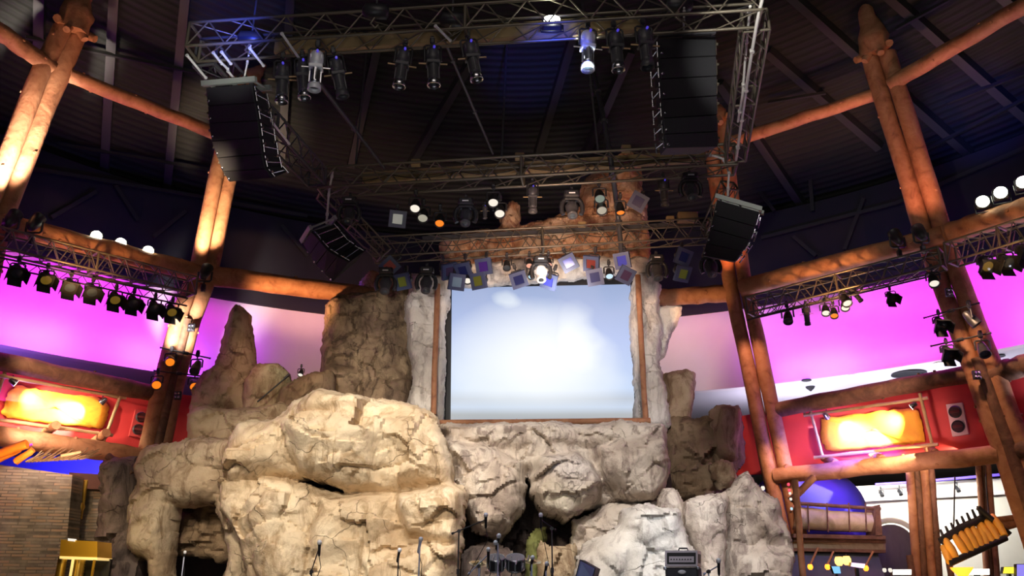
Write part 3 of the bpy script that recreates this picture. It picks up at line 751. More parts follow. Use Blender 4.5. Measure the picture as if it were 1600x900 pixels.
# the lowest band of the picture stays dull
lowr = ramp(SCR, sx.outputs[1], [(.02,(.0,.0,.0)),(.22,(1,1,1))]); mx2 = nd(SCR, 'ShaderNodeMix', data_type='RGBA')
lk(SCR, lowr.outputs[0], mx2.inputs['Factor']); lk(SCR, vb.outputs[0], mx2.inputs[6]); lk(SCR, mx.outputs[2], mx2.inputs[7])
lk(SCR, mx2.outputs[2], b_.inputs['Emission Color']); b_.inputs['Emission Strength'].default_value = 1.0
Ys = 24.55
c4 = [P(704,658,Ys), P(992,654,Ys), P(985,444,Ys), P(706,450,Ys)]
st = thing('projection_screen', 'large screen showing pale blue and white clouds, set between two rock pillars', 'screen', lerp(c4[0], c4[1], .5))
mb = MB(); mb.hexa(c4+[p+Vector((0,.06,0)) for p in c4]); o = mb.part('picture_surface', SCR, st, True)
uv = o.data.uv_layers.new(name='UVMap'); inv = st.matrix_basis
for l in o.data.loops:
    p = inv@o.data.vertices[l.vertex_index].co
    uv.data[l.index].uv = ((p.x-c4[0].x)/(c4[1].x-c4[0].x), (p.z-c4[0].z)/(c4[3].z-c4[0].z))
k4 = [P(694,664,Ys+.05), P(1002,660,Ys+.05), P(996,432,Ys+.05), P(696,438,Ys+.05)]
mb = MB(); mb.hexa([p+Vector((0,.04,0)) for p in k4]+[p+Vector((0,.14,0)) for p in k4]); mb.part('black_border', BLK2, st, True)
# log trim around the screen
for lab, a, b, r, Y in [('slim red-brown log standing at the left side of the screen', (684,444), (677,648), .085, 23.45),
                  ('slim red-brown log standing at the right side of the screen', (996,430), (1009,660), .085, 23.45),
                  ('slim pinkish log lying along the foot of the screen', (686,661), (1016,657), .085, 23.3)]:
    mb = MB(); logbar(mb, [P(*a, Y), P(*b, Y)], r, n=20, seg=10, sd=Y+r+a[0]); solo('slim_log', mb, LOG, lab, 'log')
# ================================================================ trusses
def truss(label, A, Bp, w=.5, h=.6, r=.028, bays=12, side=None, m=STEEL, group=None):
    A, Bp = Vector(A), Vector(Bp); d = (Bp-A).normalized()
    s = side or d.cross(Vector((0,0,1))).normalized(); u = s.cross(d).normalized()
    if u.z < 0: u = -u
    t = thing('lighting_truss', label, 'truss', A-u*h/2, group=group)
    C = [(-s*w/2-u*h/2), (s*w/2-u*h/2), (s*w/2+u*h/2), (-s*w/2+u*h/2)]
    for c in C:
        mb = MB(); mb.tube([A+c, Bp+c], r, 8); mb.part('chord', m, t, True)
    mb = MB(); n = bays
    for k in range(4):
        a, b = C[k], C[(k+1) % 4]
        for i in range(n):
            p, q = lerp(A, Bp, i/n), lerp(A, Bp, (i+1)/n); mid = lerp(p, q, .5)
            if k % 2 == 0: mb.tube([p+a, q+b], r*.5, 5, False)
            else:
                mb.tube([p+a, mid+b], r*.55, 5, False); mb.tube([mid+b, q+a], r*.55, 5, False)
    mb.part('lacing', m, t, True)
    for e in (A, Bp, lerp(A, Bp, .5)):
        mb = MB()
        for k in range(4): mb.tube([e+C[k], e+C[(k+1) % 4]], r*1.1, 6)
        mb.part('end_frame', m, t, True)
    # a loose cable draped along it
    mb = MB(); q = []
    for i in range(60):
        f = i/59; q.append(lerp(A, Bp, f)+u*(h*.5-.04-.16*abs(math.sin(f*math.pi*bays*.5)))-s*w*.45+d*.0)
    mb.tube(q, .014, 5); mb.part('cable', CABLE, t, True)
    return t
ZN = CZ+10.9
cNL, cNR, cFL, cFR = onZ(303,66,ZN), onZ(1184,10,ZN), onZ(503,285,ZN), onZ(1147,249,ZN)
truss('long near truss across the top of the picture, zoom spotlights hanging under it', cNL, cNR, .55, .58, .032, 14)
truss('middle truss of the rig, moving heads and round lamps hanging under it', cFL, cFR, .6, .62, .04, 12)
truss('left side truss running back from the near truss behind the big left loudspeaker array', lerp(cNL,cFL,.07), lerp(cNL,cFL,.95), .5, .5, .035, 8, m=CHAR)
truss('right side truss of the rig, seen edge-on above the right loudspeaker array', lerp(cNR,cFR,.07), lerp(cNR,cFR,.95), .5, .5, .03, 8)
LA, LB = P(585,391,22.9), P(1108,361,22.9)
truss('lowest truss over the screen, crowded with square colour lamps', LA, LB, .55, .62, .030, 13)
truss('dark slanting truss joining the middle truss to the left end of the lowest truss', P(505,300,21.6), P(600,398,22.4), .4, .4, .028, 4)
truss('curved-off end truss at the right end of the lowest truss', P(1108,365,22.8), P(1140,290,21.4), .4, .4, .028, 3)
def rt(a, b, dR): return cone(*a, dR=dR), cone(*b, dR=dR)
A_, B_ = rt((-40,366), (300,449), -.85)
truss('left wall truss under the ring log, black barn-door lamps hanging from it', A_, B_, .5, .5, .03, 12)
A2_, B2_ = rt((1172,480), (1472,404), -.85)
truss('right wall truss under the ring log, small spotlights hanging from it', A2_, B2_, .5, .5, .03, 11)
A3_, B3_ = rt((1486,398), (1660,345), -.85)
truss('truss at the right edge beyond the pointed post', A3_, B3_, .5, .55, .03, 7)
def ladder(label, a, b, off):
    t = thing('pipe_ladder', label, 'pipe', a)
    mb = MB(); mb.tube([a, b], .025, 8); mb.tube([a+off, b+off], .025, 8); mb.part('rail', BLK, t, True)
    mb = MB(); n = 14
    for i in range(n):
        p, q = lerp(a, b, i/n), lerp(a, b, (i+.5)/n); mb.tube([p+off, q], .012, 5); mb.tube([q, lerp(a, b, (i+1)/n)+off], .012, 5)
    mb.part('lattice', BLK, t, True)
ladder('flat black ladder truss under the left wall truss, against the magenta wall', cone(-20,412,dR=-1.0), cone(292,478,dR=-1.0), Vector((0,0,.22)))
ladder('flat black ladder truss under the right wall truss, against the magenta wall', cone(1168,500,dR=-1.0), cone(1470,428,dR=-1.0), Vector((0,0,.22)))
# trays lying along the trusses
def tray(label, a, b, h=.22, w=.14, m=TAN):
    d = (b-a); M = Matrix.Translation(lerp(a, b, .5))@aim(d)
    mb = MB(); L = d.length
    # a shallow channel: floor and two lips, its length along z
    mb.box((0,0,0), (w*.12,h,L), M); mb.box((w*.5,h*.5,0), (w,h*.1,L), M); mb.box((w*.5,-h*.5,0), (w,h*.1,L), M)
    solo('cable_tray', mb, m, label, 'cable tray')
tray('tan cable tray running behind the near truss', onZ(415,38,ZN+.1)+Vector((0,.7,.0)), onZ(1010,-2,ZN+.1)+Vector((0,.7,0)), .34)
tray('tan cable tray running behind the middle truss', onZ(560,274,ZN+.1)+Vector((0,.6,.25)), onZ(1110,238,ZN+.1)+Vector((0,.6,.25)), .3)
tray('thin grey tray along the top of the lowest truss', P(660,372,23.3), P(1100,348,23.3), .12, .1, CHAR)
for i, (x, y, l) in enumerate([(649,252,'small tan junction box on the middle truss, left'), (812,242,'small tan junction box on the middle truss, centre'),
                           (979,230,'small tan junction box on the middle truss, right')]):
    mb = MB(); p = onZ(x, y, ZN+.45)+Vector((0,.1,0)); mb.box(p, (.26,.16,.20), bev=.02); mb.box(p-Vector((0,.09,0)), (.2,.02,.14)); solo('junction_box', mb, TAN, l, 'box')
for x, y, l in [(909,351,'small tan box on the lowest truss left of the hanging pole'), (1047,342,'small tan box on the lowest truss right of the hanging pole')]:
    mb = MB(); p = P(x, y, 22.8); mb.box(p, (.24,.16,.15), bev=.02); mb.box(p-Vector((0,.09,0)), (.18,.02,.1)); solo('junction_box', mb, TAN, l, 'box')
mb = MB(); p = P(1074,340,23.0); mb.box(p, (.6,.3,.28), bev=.02); mb.box(p-Vector((0,.16,0)), (.5,.02,.2)); solo('dimmer_box', mb, TAN, 'long tan box on the right of the lowest truss', 'box')
# hanging poles, cables and hoists
def hang(name, label, cat, pts, r, m=BLK, seg=7):
    mb = MB(); q = path(pts, max(10, len(pts)*4)); mb.tube(q, r, seg)
    for k in range(1, len(q)-1, 4): mb.tube([q[k]-Vector((0,0,.04)), q[k]+Vector((0,0,.04))], r*1.5, seg)
    return solo(name, mb, m, label, cat)
hang('hanging_pole', 'dark vertical pole crossing the middle truss down to the lowest truss', 'pole', [onroof(924,95), onZ(944,190,ZN+1.8), onZ(955,255,ZN+.2), P(965,330,22.7), P(972,400,22.7)], .075, CHAR)
hang('suspension_cable', 'dark cable coming down from the roof to the middle truss right of centre', 'cable', [onroof(897,60)+Vector((0,-3,-1)), onZ(935,240,ZN+.3)], .03, CHAR)
hang('suspension_cable', 'dark cable coming straight down to the middle of the middle truss', 'cable', [onroof(792,60), onZ(784,245,ZN+.3)], .03, CHAR)
hang('suspension_cable', 'dark slanting cable left of centre between near and middle truss', 'cable', [onZ(698,72,ZN+.2), onZ(770,240,ZN+.3)], .035, CHAR)
hang('suspension_cable', 'thin dark cable down to the left third of the middle truss', 'cable', [onroof(575,55), onZ(555,262,ZN+.3)], .025, CHAR)
hang('suspension_cable', 'thick dark slanting brace from the near truss to the left of the middle truss', 'cable', [onZ(480,105,ZN+.1), onZ(600,262,ZN+.3)], .05, CHAR)
hang('cable_bundle', 'white-lit bundle of cables hanging down beside the right loudspeaker array', 'cable', [onZ(1186,-20,ZN-.1)+Vector((.1,-.2,0)), onZ(1178,40,ZN-.3)+Vector((0,-.3,0)), P(1170,110,15.0), P(1160,180,17.0), P(1150,250,19.3)], .035, PALEC)
hang('cable_bundle', 'thinner pale cable left of the bundle at the right end of the near truss', 'cable', [onZ(1168,20,ZN-.1)+Vector((0,-.2,0)), P(1166,70,14.9), P(1160,150,16.0), P(1153,190,17.3)], .028, PALEC)
hang('cable_bundle', 'pale cable looping from the middle truss down to the right small loudspeaker array', 'cable', [P(1103,240,20.0), P(1130,248,20.0), P(1139,270,20.0), P(1137,306,20.3)], .03, PALEC)
hang('hoist_cable', 'pale cable from the middle truss to the small left loudspeaker array', 'cable', [P(520,268,21.0), P(514,300,21.0), P(510,350,21.0)], .03, PALEC)
hang('hoist_cable', 'thin cable from the near truss to the big left loudspeaker array', 'cable', [onZ(392,70,ZN), P(382,120,15.2)], .02, PALEC)
hang('hoist_cable', 'thin cable from the near truss to the big right loudspeaker array', 'cable', [onZ(1069,12,ZN), P(1068,50,14.4)], .02, PALEC)
for x, y, l in [(393,60,'dark chain motor in the left end of the near truss'), (588,18,'dark chain motor in the near truss above the three middle spotlights'),
                (707,30,'dark chain motor in the near truss right of centre'), (1062,8,'dark chain motor in the near truss over the right loudspeaker array')]:
    p = onZ(x, y, ZN+.15)
    t = thing('chain_motor', l, 'hoist', p-Vector((0,0,.25)))
    mb = MB(); mb.lathe([(.06,-.28),(.15,-.22),(.16,.0),(.15,.2),(.06,.26)], Matrix.Translation(p)@aim((1,.1,0)), 14); mb.part('motor_body', BLK, t, True)
    mb = MB(); mb.tube([p, p+Vector((0,0,1.6))], .022, 6); mb.part('chain', CHAR, t, True)
    mb = MB(); mb.tube([p-Vector((0,0,.1)), p-Vector((.1,0,.3)), p-Vector((0,0,.4)), p-Vector((-.06,0,.33))], .025, 6); mb.part('hook', STEEL, t, True)
# overlit pipes at the rig's left end, glare put into white colour
for i, (a, b, l) in enumerate([((292,86),(322,122),'leftmost of the white bars over the big left loudspeaker array'), ((333,82),(347,100),'upper white bar over the middle of the big left loudspeaker array'),
        ((346,81),(361,100),'rightmost upper white bar over the big left loudspeaker array'), ((344,96),(356,108),'short white bar in the middle of the group over the big left loudspeaker array'),
        ((356,111),(365,122),'lowest right white bar over the big left loudspeaker array'), ((390,75),(412,103),'white bar leaning down to the pink log tip'),
        ((440,52),(470,95),'long pale bar left of the zoom spotlights'), ((680,40),(704,64),'pale brace in the near truss above the rightmost of the three middle spotlights'),
        ((413,175),(452,225),'long pale bar going back from the right side of the big left loudspeaker array')]):
    mb = MB(); p, q = onZ(*a, ZN-.35), onZ(*b, ZN-.35); mb.tube([p, q], .028, 8)
    mb.tube([p, lerp(p, q, .04)], .036, 8); mb.tube([lerp(p, q, .96), q], .036, 8)
    solo('pipe_bar', mb, WHITEP, l, 'pipe')

# ================================================================ lamps (each built once, then copied)
def clamp(t, m=BLK, w=.05):
    mb = MB(); mb.box((0,0,.02), (.09,.07,.12), bev=.015); mb.lathe([(.045,-.03),(.045,.03)], Matrix.Translation((0,0,.08))@aim((1,0,0)), 12); mb.part('clamp', m, t)
def yoke(t, w, drop, piv, m=BLK, th=.02):
    mb = MB(); mb.tube([(-w,0,piv),(-w,0,drop-.03),(-w*.8,0,drop),(w*.8,0,drop),(w,0,drop-.03),(w,0,piv)], th, 6); mb.tube([(0,0,drop),(0,0,.0)], th, 6); mb.part('yoke', m, t)
def lens_mat(name, col, es): return mat(name, (.05,.05,.05), .2, emit=col, es=es)
GLASS = mat('dark_lens', (.05,.07,.09), .08, .0, .9)
L_WHITE = lens_mat('lens_lit_white', (1,.92,.78), .95); L_PALE = lens_mat('lens_lit_pale', (.75,.70,.55), .5); L_AMBER = lens_mat('lens_lit_amber', (1,.21,.01), 1.15)
L_GREENISH = lens_mat('lens_lit_greenish', (.45,.62,.52), .35); L_PINK = lens_mat('lens_lit_pink', (1,.45,.30), .9); L_HOT = lens_mat('lens_hot', (.95,1,.80), 30)
L_BLUE = lens_mat('lens_lit_cool', (.6,.85,1), 1.0); L_VIO = lens_mat('marker_violet', (.12,.08,1), .5)
FL = (0, -.55, -.83)
def m_ellips(body=CHAR, hood=CHROME, hot=False):
    t = thing('zoom_spotlight', 'x', 'spotlight'); clamp(t); yoke(t, .15, -.08, -.42)
    mb = MB(); mb.lathe([(.05,-.14),(.11,-.17),(.13,-.24),(.135,-.36),(.12,-.42),(.10,-.44)], None, 14); mb.box((0,0,-.28), (.24,.2,.12), bev=.02); mb.part('lamp_house', body, t)
    mb = MB(); mb.box((0,0,-.47), (.25,.22,.07), bev=.01); mb.part('shutter_gate', body, t)
    mb = MB(); mb.box((0,0,-.47), (.52,.022,.018)); mb.part('shutter_handle', BAM if not hot else CHROME, t)
    mb = MB(); mb.lathe([(.095,-.5),(.095,-.74),(.10,-.75),(.10,-.80),(.085,-.81)], None, 14)
    for a in (0, 1.57, 3.14, 4.71): mb.box((.1*math.cos(a), .1*math.sin(a), -.64), (.02,.02,.26))
    mb.part('barrel', body if not hot else CHROME, t)
    mb = MB(); mb.lathe([(.085,-.80),(.12,-.83),(.125,-.93),(.115,-.94),(.11,-.84)], None, 14); mb.part('lens_hood', hood, t)
    mb = MB(); mb.lathe([(.10,-.86),(.06,-.88),(.01,-.885)], None, 14); mb.part('lens', GLASS, t)
    mb = MB(); mb.lathe([(.022,-.02),(.022,.02)], Matrix.Translation((.02,-.14,-.20))@aim((0,1,0)), 10); mb.part('indicator_light', L_VIO, t)
    return t
def m_par(lens, r=.12, L=.34, d=FL, body=BLK):
    t = thing('round_lamp', 'x', 'lamp'); clamp(t); yoke(t, r*1.25, -.1, -.30)
    M = Matrix.Translation((0,0,-.30))@aim(d)
    mb = MB(); mb.lathe([(r*.3,-L*.62),(r*.62,-L*.55),(r*.8,-L*.3),(r*.98,-.02),(r*1.02,L*.4),(r*1.08,L*.41),(r*1.08,L*.46),(r*.96,L*.46),(r*.92,L*.3)], M, 18); mb.part('can', body, t)
    mb = MB(); mb.lathe([(r*.9,L*.33),(r*.6,L*.36),(.01,L*.37)], M, 18); mb.part('lens', lens, t)
    return t
def m_scroll(gel, d=(0,-.85,-.52), roll=0.0):
    t = thing('colour_scroller_lamp', 'x', 'lamp'); clamp(t); yoke(t, .15, -.1, -.30)
    M = Matrix.Translation((0,0,-.30))@aim(d)@Matrix.Rotation(roll, 4, 'Z')
    mb = MB(); mb.lathe([(.04,-.26),(.09,-.22),(.12,-.05),(.13,.10)], M, 16); mb.part('can', BLK, t)
    mb = MB(); s, i = .215, .125
    for (cx, cy, w, h) in ((0,(s+i)/2,2*s,s-i),(0,-(s+i)/2,2*s,s-i),((s+i)/2,0,s-i,2*i),(-(s+i)/2,0,s-i,2*i)): mb.box((cx,cy,.15), (w,h,.09), M)
    mb.part('scroller_frame', SCRF, t)
    mb = MB(); mb.box((0,0,.16), (2*i,2*i,.015), M); mb.part('colour_gel', gel, t)
    return t
def m_mover(head=CHAR):
    t = thing('moving_head_light', 'x', 'stage light'); clamp(t)
    mb = MB(); mb.box((0,0,-.14), (.42,.34,.20), bev=.04); mb.box((0,-.18,-.14), (.30,.03,.12)); mb.part('base', BLK, t)
    mb = MB(); mb.box((.0,-.2,-.16), (.17,.012,.035)); mb.part('display', WHITEP, t)
    mb = MB()
    for s in (-1, 1):
        q = [(.17*s,0,-.26),(.25*s,0,-.34),(.285*s,0,-.48),(.28*s,0,-.62),(.235*s,0,-.72)]
        for a, b in zip(q, q[1:]): mb.tube([a, lerp(Vector(a), Vector(b), .5), b], [.06,.064,.06], 10)
    mb.box((0,0,-.27), (.40,.2,.07), bev=.02); mb.part('yoke', BLK, t)
    M = Matrix.Translation((0,0,-.52))@aim((0,-.42,-.9))
    mb = MB(); mb.lathe([(.06,-.22),(.13,-.19),(.165,-.08),(.17,.06),(.15,.14),(.13,.26),(.14,.28),(.14,.33),(.11,.33)], M, 20)
    for k in range(6): mb.box((.165*math.cos(k*1.047), .165*math.sin(k*1.047), -.02), (.03,.03,.16), M)
    mb.part('head', head, t)
    mb = MB(); mb.lathe([(.115,.31),(.07,.335),(.01,.345)], M, 18); mb.part('lens', GLASS, t)
    return t
def m_barn(lens=GLASS):
    t = thing('barn_door_lamp', 'x', 'lamp'); clamp(t); yoke(t, .16, -.08, -.26)
    M = Matrix.Translation((0,0,-.27))@aim((.30,-.62,-.72))
    mb = MB(); mb.lathe([(.05,-.22),(.10,-.18),(.125,-.02),(.135,.10)], M, 16); mb.part('can', BLK2, t)
    mb = MB(); mb.box((0,0,.09), (.34,.34,.03), M)
    for a in range(4):
        R = M@Matrix.Rotation(a*math.pi/2, 4, 'Z')@Matrix.Translation((0,.17,.10))@Matrix.Rotation(-.35, 4, 'X'); mb.box((0,0,.10), (.30,.012,.20), R)
    mb.part('barn_doors', BLK2, t)
    mb = MB(); mb.lathe([(.12,.105),(.06,.125),(.01,.13)], M, 16); mb.part('lens', lens, t)
    return t
def m_flood():
    t = thing('floodlight', 'x', 'floodlight')
    mb = MB(); mb.box((0,0,.12), (.36,.20,.30), bev=.04); mb.part('housing', BLK, t)
    mb = MB(); mb.tube([(-.2,0,.12),(-.2,0,-.14),(.2,0,-.14),(.2,0,.12)], .02, 6); mb.part('bracket', BLK, t)
    mb = MB(); mb.lathe([(.15,.0),(.15,.03),(.10,.05),(.01,.055)], Matrix.Translation((0,-.10,.12))@aim((0,-1,-.05)), 18); mb.part('lens', L_HOT, t)
    return t
OVERLIT = mat('overlit_chrome', (.78,.80,.84), .5, .35)  # glare on overlit chrome, put into a pale body colour
protos = {}
def lamp(kind, label, px, py, Y=None, pos=None, rz=0.0, rx=0.0, ry=0.0, s=1.0, group=None, **kw):
    if kind.startswith('par') : s *= 1.2
    if kind.startswith('scr'): s *= 1.08; rz += .5*math.sin(px*1.7); rx += .15*math.sin(px*.9)
    """kind: key; px,py: pixel of the clamp"""
    first = kind not in protos
    if first: protos[kind] = MAKERS[kind]()
    o = protos[kind] if first else copy_tree(protos[kind])
    o.location = pos if pos is not None else P(px, py, Y)
    o.rotation_euler = (rx, ry, rz); o.scale = (s, s, s); o['label'] = label
    if group: o['group'] = group
    elif 'group' in o: del o['group']
    return o
def gel(n, c, e=0.0): return mat('gel_'+n, c, .25, emit=c, es=e)
G = {k: gel(k, c, e) for k, c, e in (('blue',(.03,.04,.34),.22),('navy',(.015,.02,.09),.1),('red',(.14,.025,.02),.22),('yellow',(.11,.12,.02),.28),('dusk',(.05,.03,.07),.15),('violet',(.05,.02,.17),.2),('pale',(.16,.22,.28),.3))}
MAKERS = {'ell': m_ellips, 'ellhot': lambda: m_ellips(OVERLIT, OVERLIT, True), 'elldull': lambda: m_ellips(CHAR, CHAR), 'par_white': lambda: m_par(L_WHITE), 'par_pale': lambda: m_par(L_PALE), 'par_amber': lambda: m_par(L_AMBER, .11),
          'par_green': lambda: m_par(L_GREENISH), 'par_pink': lambda: m_par(L_PINK, .11), 'par_blue': lambda: m_par(L_BLUE, .11), 'par_dark': lambda: m_par(GLASS, .11),
          'mover': m_mover, 'moverbright': lambda: m_mover(WHITEP), 'barn': m_barn, 'barn_amber': lambda: m_barn(lens_mat('lens_dim_amber', (.35,.20,.02), .35)), 'flood': m_flood,
          'amberspot': lambda: m_par(L_AMBER, .13, .40, (.35,-.7,-.5), CHAR)}
for k in G: MAKERS['scr_'+k] = (lambda k=k: m_scroll(G[k]))
YN = 14.6
def near(x, y): return onZ(x, y, ZN-.30)+Vector((0,-.2,0))
# spotlights of the near truss
for k, x, y, rx, ry, lab in [('ell',446,98,.1,-.05,'chrome-tipped zoom spotlight, leftmost under the near truss'), ('ell',476,95,.0,-.12,'zoom spotlight second from the left under the near truss, touching its left neighbour'),
        ('ellhot',500,80,.05,.0,'small-looking overlit zoom spotlight where the left cluster meets the truss'), ('elldull',524,90,.1,-.25,'black tilted zoom spotlight at the right of the left cluster under the near truss'),
        ('ell',635,78,.0,.08,'zoom spotlight, left of the three in the middle of the near truss'), ('ell',677,75,.0,-.06,'zoom spotlight, centre one of the three in the middle of the near truss'),
        ('ell',731,66,.0,-.2,'zoom spotlight tilted right, right of the three in the middle of the near truss'),
        ('ellhot',917,50,.0,.03,'glaring white zoom spotlight right of the floodlight under the near truss'), ('ell',957,50,.0,-.05,'zoom spotlight between the glaring white one and the dark one under the near truss'),
        ('elldull',1002,46,.0,-.04,'dark zoom spotlight next to the big right loudspeaker array')]:
    lamp(k, lab, 0, 0, pos=near(x, y), rx=rx, ry=ry, rz=.15, s=1.12)
lamp('flood', 'glaring white floodlight on the near truss', 0, 0, pos=onZ(861,66,ZN-.2)+Vector((0,-.45,.0)), s=1.1, rx=-.5)
# middle truss
YM = 21.0
for k, x, y, Y, lab, kw in [
    ('mover',547,308,20.9,'moving head light at the left end of the middle truss',{}), ('mover',728,310,20.6,'moving head light left of centre on the middle truss',{}),
    ('mover',893,298,20.5,'moving head light right of centre on the middle truss, in front of the orange peak',{}), ('mover',1077,270,20.2,'moving head light at the right end of the middle truss',{}),
    ('par_white',650,303,20.8,'upper of two round white lamps left of centre on the middle truss',{}), ('par_pale',662,318,20.9,'lower of two round white lamps left of centre on the middle truss',{}),
    ('par_amber',688,326,21.0,'small amber-lit lamp between the two white lamps and the moving head on the middle truss',{}),
    ('par_white',771,294,20.7,'upper of two round white lamps in the middle of the middle truss',{}), ('par_white',781,311,20.8,'lower of two round white lamps in the middle of the middle truss',{}),
    ('elldull',832,284,20.7,'dull zoom spotlight hanging in the centre of the middle truss',{'s':1.0}), ('elldull',758,318,21.2,'shadowed zoom spotlight just left of the central pair of round white lamps',{'s':.5}),
    ('elldull',1036,275,20.4,'dull zoom spotlight left of the rightmost moving head on the middle truss',{'s':.95}),
    ('scr_pale',621,325,20.9,'lamp with a pale square gel hanging from the middle truss, left',{'rz':.2}), ('scr_navy',1003,303,20.6,'lamp with a navy square gel on the middle truss, tilted over the orange peak',{'ry':.5,'rz':-.2}),
    ('par_green',936,288,20.6,'upper greenish round lamp before the orange peak',{}), ('par_pale',939,306,20.7,'lower pale round lamp before the orange peak',{}),
    ('par_amber',969,308,20.6,'dark lamp with a spark of amber beside the hanging pole',{'rx':.3,'s':.9})]:
    lamp(k, lab, x, y, Y, **kw)
# lowest truss
for k, x, y, lab, kw in [
    ('mover',604,418,'moving head light at the left end of the lowest truss',{'s':.95}), ('mover',667,417,'moving head light over the upper left corner of the screen',{'s':.95}),
    ('mover',1025,398,'moving head light over the right screen pillar',{'s':.95}), ('mover',1108,392,'moving head light at the right end of the lowest truss',{'s':.95}),
    ('scr_red',622,404,'red square-gel lamp tilted at the left end of the lowest truss',{'ry':.7,'Y':22.2}), ('scr_yellow',635,422,'yellow square-gel lamp between the two left moving heads of the lowest truss',{'Y':22.1}),
    ('scr_dusk',692,404,'tilted dusky square-gel lamp right of the second moving head of the lowest truss',{'ry':-.4}), ('scr_navy',727,403,'upper navy square-gel lamp over the left of the screen',{}),
    ('scr_violet',760,400,'violet square-gel lamp over the left of the screen, upper row',{}), ('scr_pale',711,424,'pale square-gel lamp in the lower row at the upper left corner of the screen',{}),
    ('par_white',731,420,'round white lamp in the lower row, between the pale and yellow gels',{'s':.8}), ('scr_yellow',753,422,'yellow square-gel lamp in the lower row over the screen',{}),
    ('scr_navy',804,418,'navy square-gel lamp left of the brilliant white lamp cluster',{'ry':-.3}), ('par_pink',827,398,'pink-lit round lamp left of the brilliant white lamp',{'s':.75}),
    ('par_pink',857,397,'pink-lit round lamp right of the brilliant white lamp',{'s':.75}), ('par_blue',830,416,'small cool white lamp under the left pink-lit lamp',{'s':.7}),
    ('scr_blue',882,393,'bright blue square-gel lamp right of the brilliant white lamp, upper row',{'ry':-.35}), ('scr_blue',867,420,'bright blue square-gel lamp tilted below the right pink-lit lamp',{'ry':.4}),
    ('scr_red',930,392,'rust-red square-gel lamp over the right half of the screen',{'ry':.25}), ('scr_navy',926,417,'navy square-gel lamp under the rust-red one',{'ry':-.15}),
    ('par_blue',951,412,'round cool white lamp between the two right-hand square-gel pairs',{'s':.85}), ('scr_blue',975,391,'blue square-gel lamp over the right part of the screen',{}),
    ('scr_dusk',980,412,'dusky square-gel lamp at the upper right corner of the screen',{'ry':.3}), ('scr_navy',1065,385,'navy square-gel lamp between the two right moving heads, upper',{'ry':.2,'Y':21.9}),
    ('scr_yellow',1062,408,'yellow square-gel lamp between the two right moving heads, lower',{'Y':22.1}), ('par_dark',792,400,'small dark round lamp left of the brilliant white cluster',{'s':.8}),
    ('moverbright','x','','',{})]:
    if x == 'x': continue
    Y = kw.pop('Y', 22.0); lamp(k, lab, x, y, Y, **kw)
lamp('moverbright', 'brilliant white overlit moving head light hanging over the middle of the screen', 845, 400, 21.8, s=.95)  # white head colour stands for the glare of a beam on it
# left wall truss
for i, (x, y) in enumerate([(30,407),(75,418),(112,430),(146,438),(182,450),(210,456),(243,464),(270,470)]):
    nm = ['leftmost','second from the left','third from the left','fourth from the left','fifth from the left','third from the right','second from the right','rightmost'][i]
    lamp('barn_amber' if i in (1,4,7) else 'barn', 'black barn-door lamp with a four-leaf hood under the left wall truss, '+nm, 0, 0, pos=cone(x, y, dR=-1.0), rz=.3, s=1.05, group=None)
for i, (x, y, l) in enumerate([(149,377,'glaring white floodlight on the left ring log, leftmost of three'), (187,388,'glaring white floodlight on the left ring log, middle of three'), (230,400,'glaring white floodlight on the left ring log, nearest the white-lit post')]):
    lamp('flood', l, 0, 0, pos=cone(x, y, dR=-.35), rz=.5, s=.95)
for i, (x, y, l) in enumerate([(1537,324,'glaring white floodlight at the right edge, lowest of three'), (1565,310,'glaring white floodlight at the right edge, middle of three'), (1600,294,'glaring white floodlight cut by the right edge of the picture')]):
    lamp('flood', l, 0, 0, pos=cone(x, y, dR=-.4), rz=-.5, s=1.0)
# right wall truss
for k, x, y, l, kw in [('par_dark',1229,486,'small chrome-edged lamp hanging lowest at the left of the right wall truss',{}), ('elldull',1258,482,'tall dark spotlight second from the left under the right wall truss',{'s':.7}),
    ('par_white',1288,478,'cluster lamp with a white glint, left of the amber one under the right wall truss',{'s':.8}), ('par_amber',1301,482,'small amber lamp under the right wall truss',{'s':.8}),
    ('par_white',1318,470,'white-lit lamp right of the amber one under the right wall truss',{'s':.8}), ('elldull',1326,455,'slanting spotlight right of the white-lit lamps under the right wall truss',{'s':.6,'ry':-.5}),
    ('barn',1390,454,'lone black lamp on a short arm under the right part of the right wall truss',{'s':.8}), ('par_white',1455,428,'white round lamp beside the pointed post, under the ring log',{'s':.9}),
    ('barn_amber',1536,404,'black lamp with a dull amber lens under the truss at the right edge',{'s':1.1}), ('barn',1568,392,'black barn-door lamp at the right edge under the truss, right of the dull amber one',{'s':1.1}),
    ('barn',1596,380,'black barn-door lamp cut by the right edge of the picture',{'s':1.1})]:
    lamp(k, l, 0, 0, pos=cone(x, y-(2 if k=='barn' else 8), dR=-1.0), rz=-.4, **kw)
lamp('par_white', 'bright round lamp aimed forward on the right wall truss, above the small cluster', 0, 0, pos=cone(1319,452,dR=-1.2), s=.9)
# dark lamps standing on the ring logs by the posts
for x, y, l in [(13,345,'black lamp clamped at the foot of the white-lit upper left post'), (50,350,'black lamp standing on the left ring log near the left post'), (1405,372,'dark lamp standing on the right ring log, left of the pointed post'), (1442,365,'dark lamp standing right against the pointed post'),
                (318,425,'black lamp clamped at the foot of the white-lit second post')]:
    lamp('par_dark', l, 0, 0, pos=cone(x, y+22, dR=-.9), rx=math.pi, s=1.2)
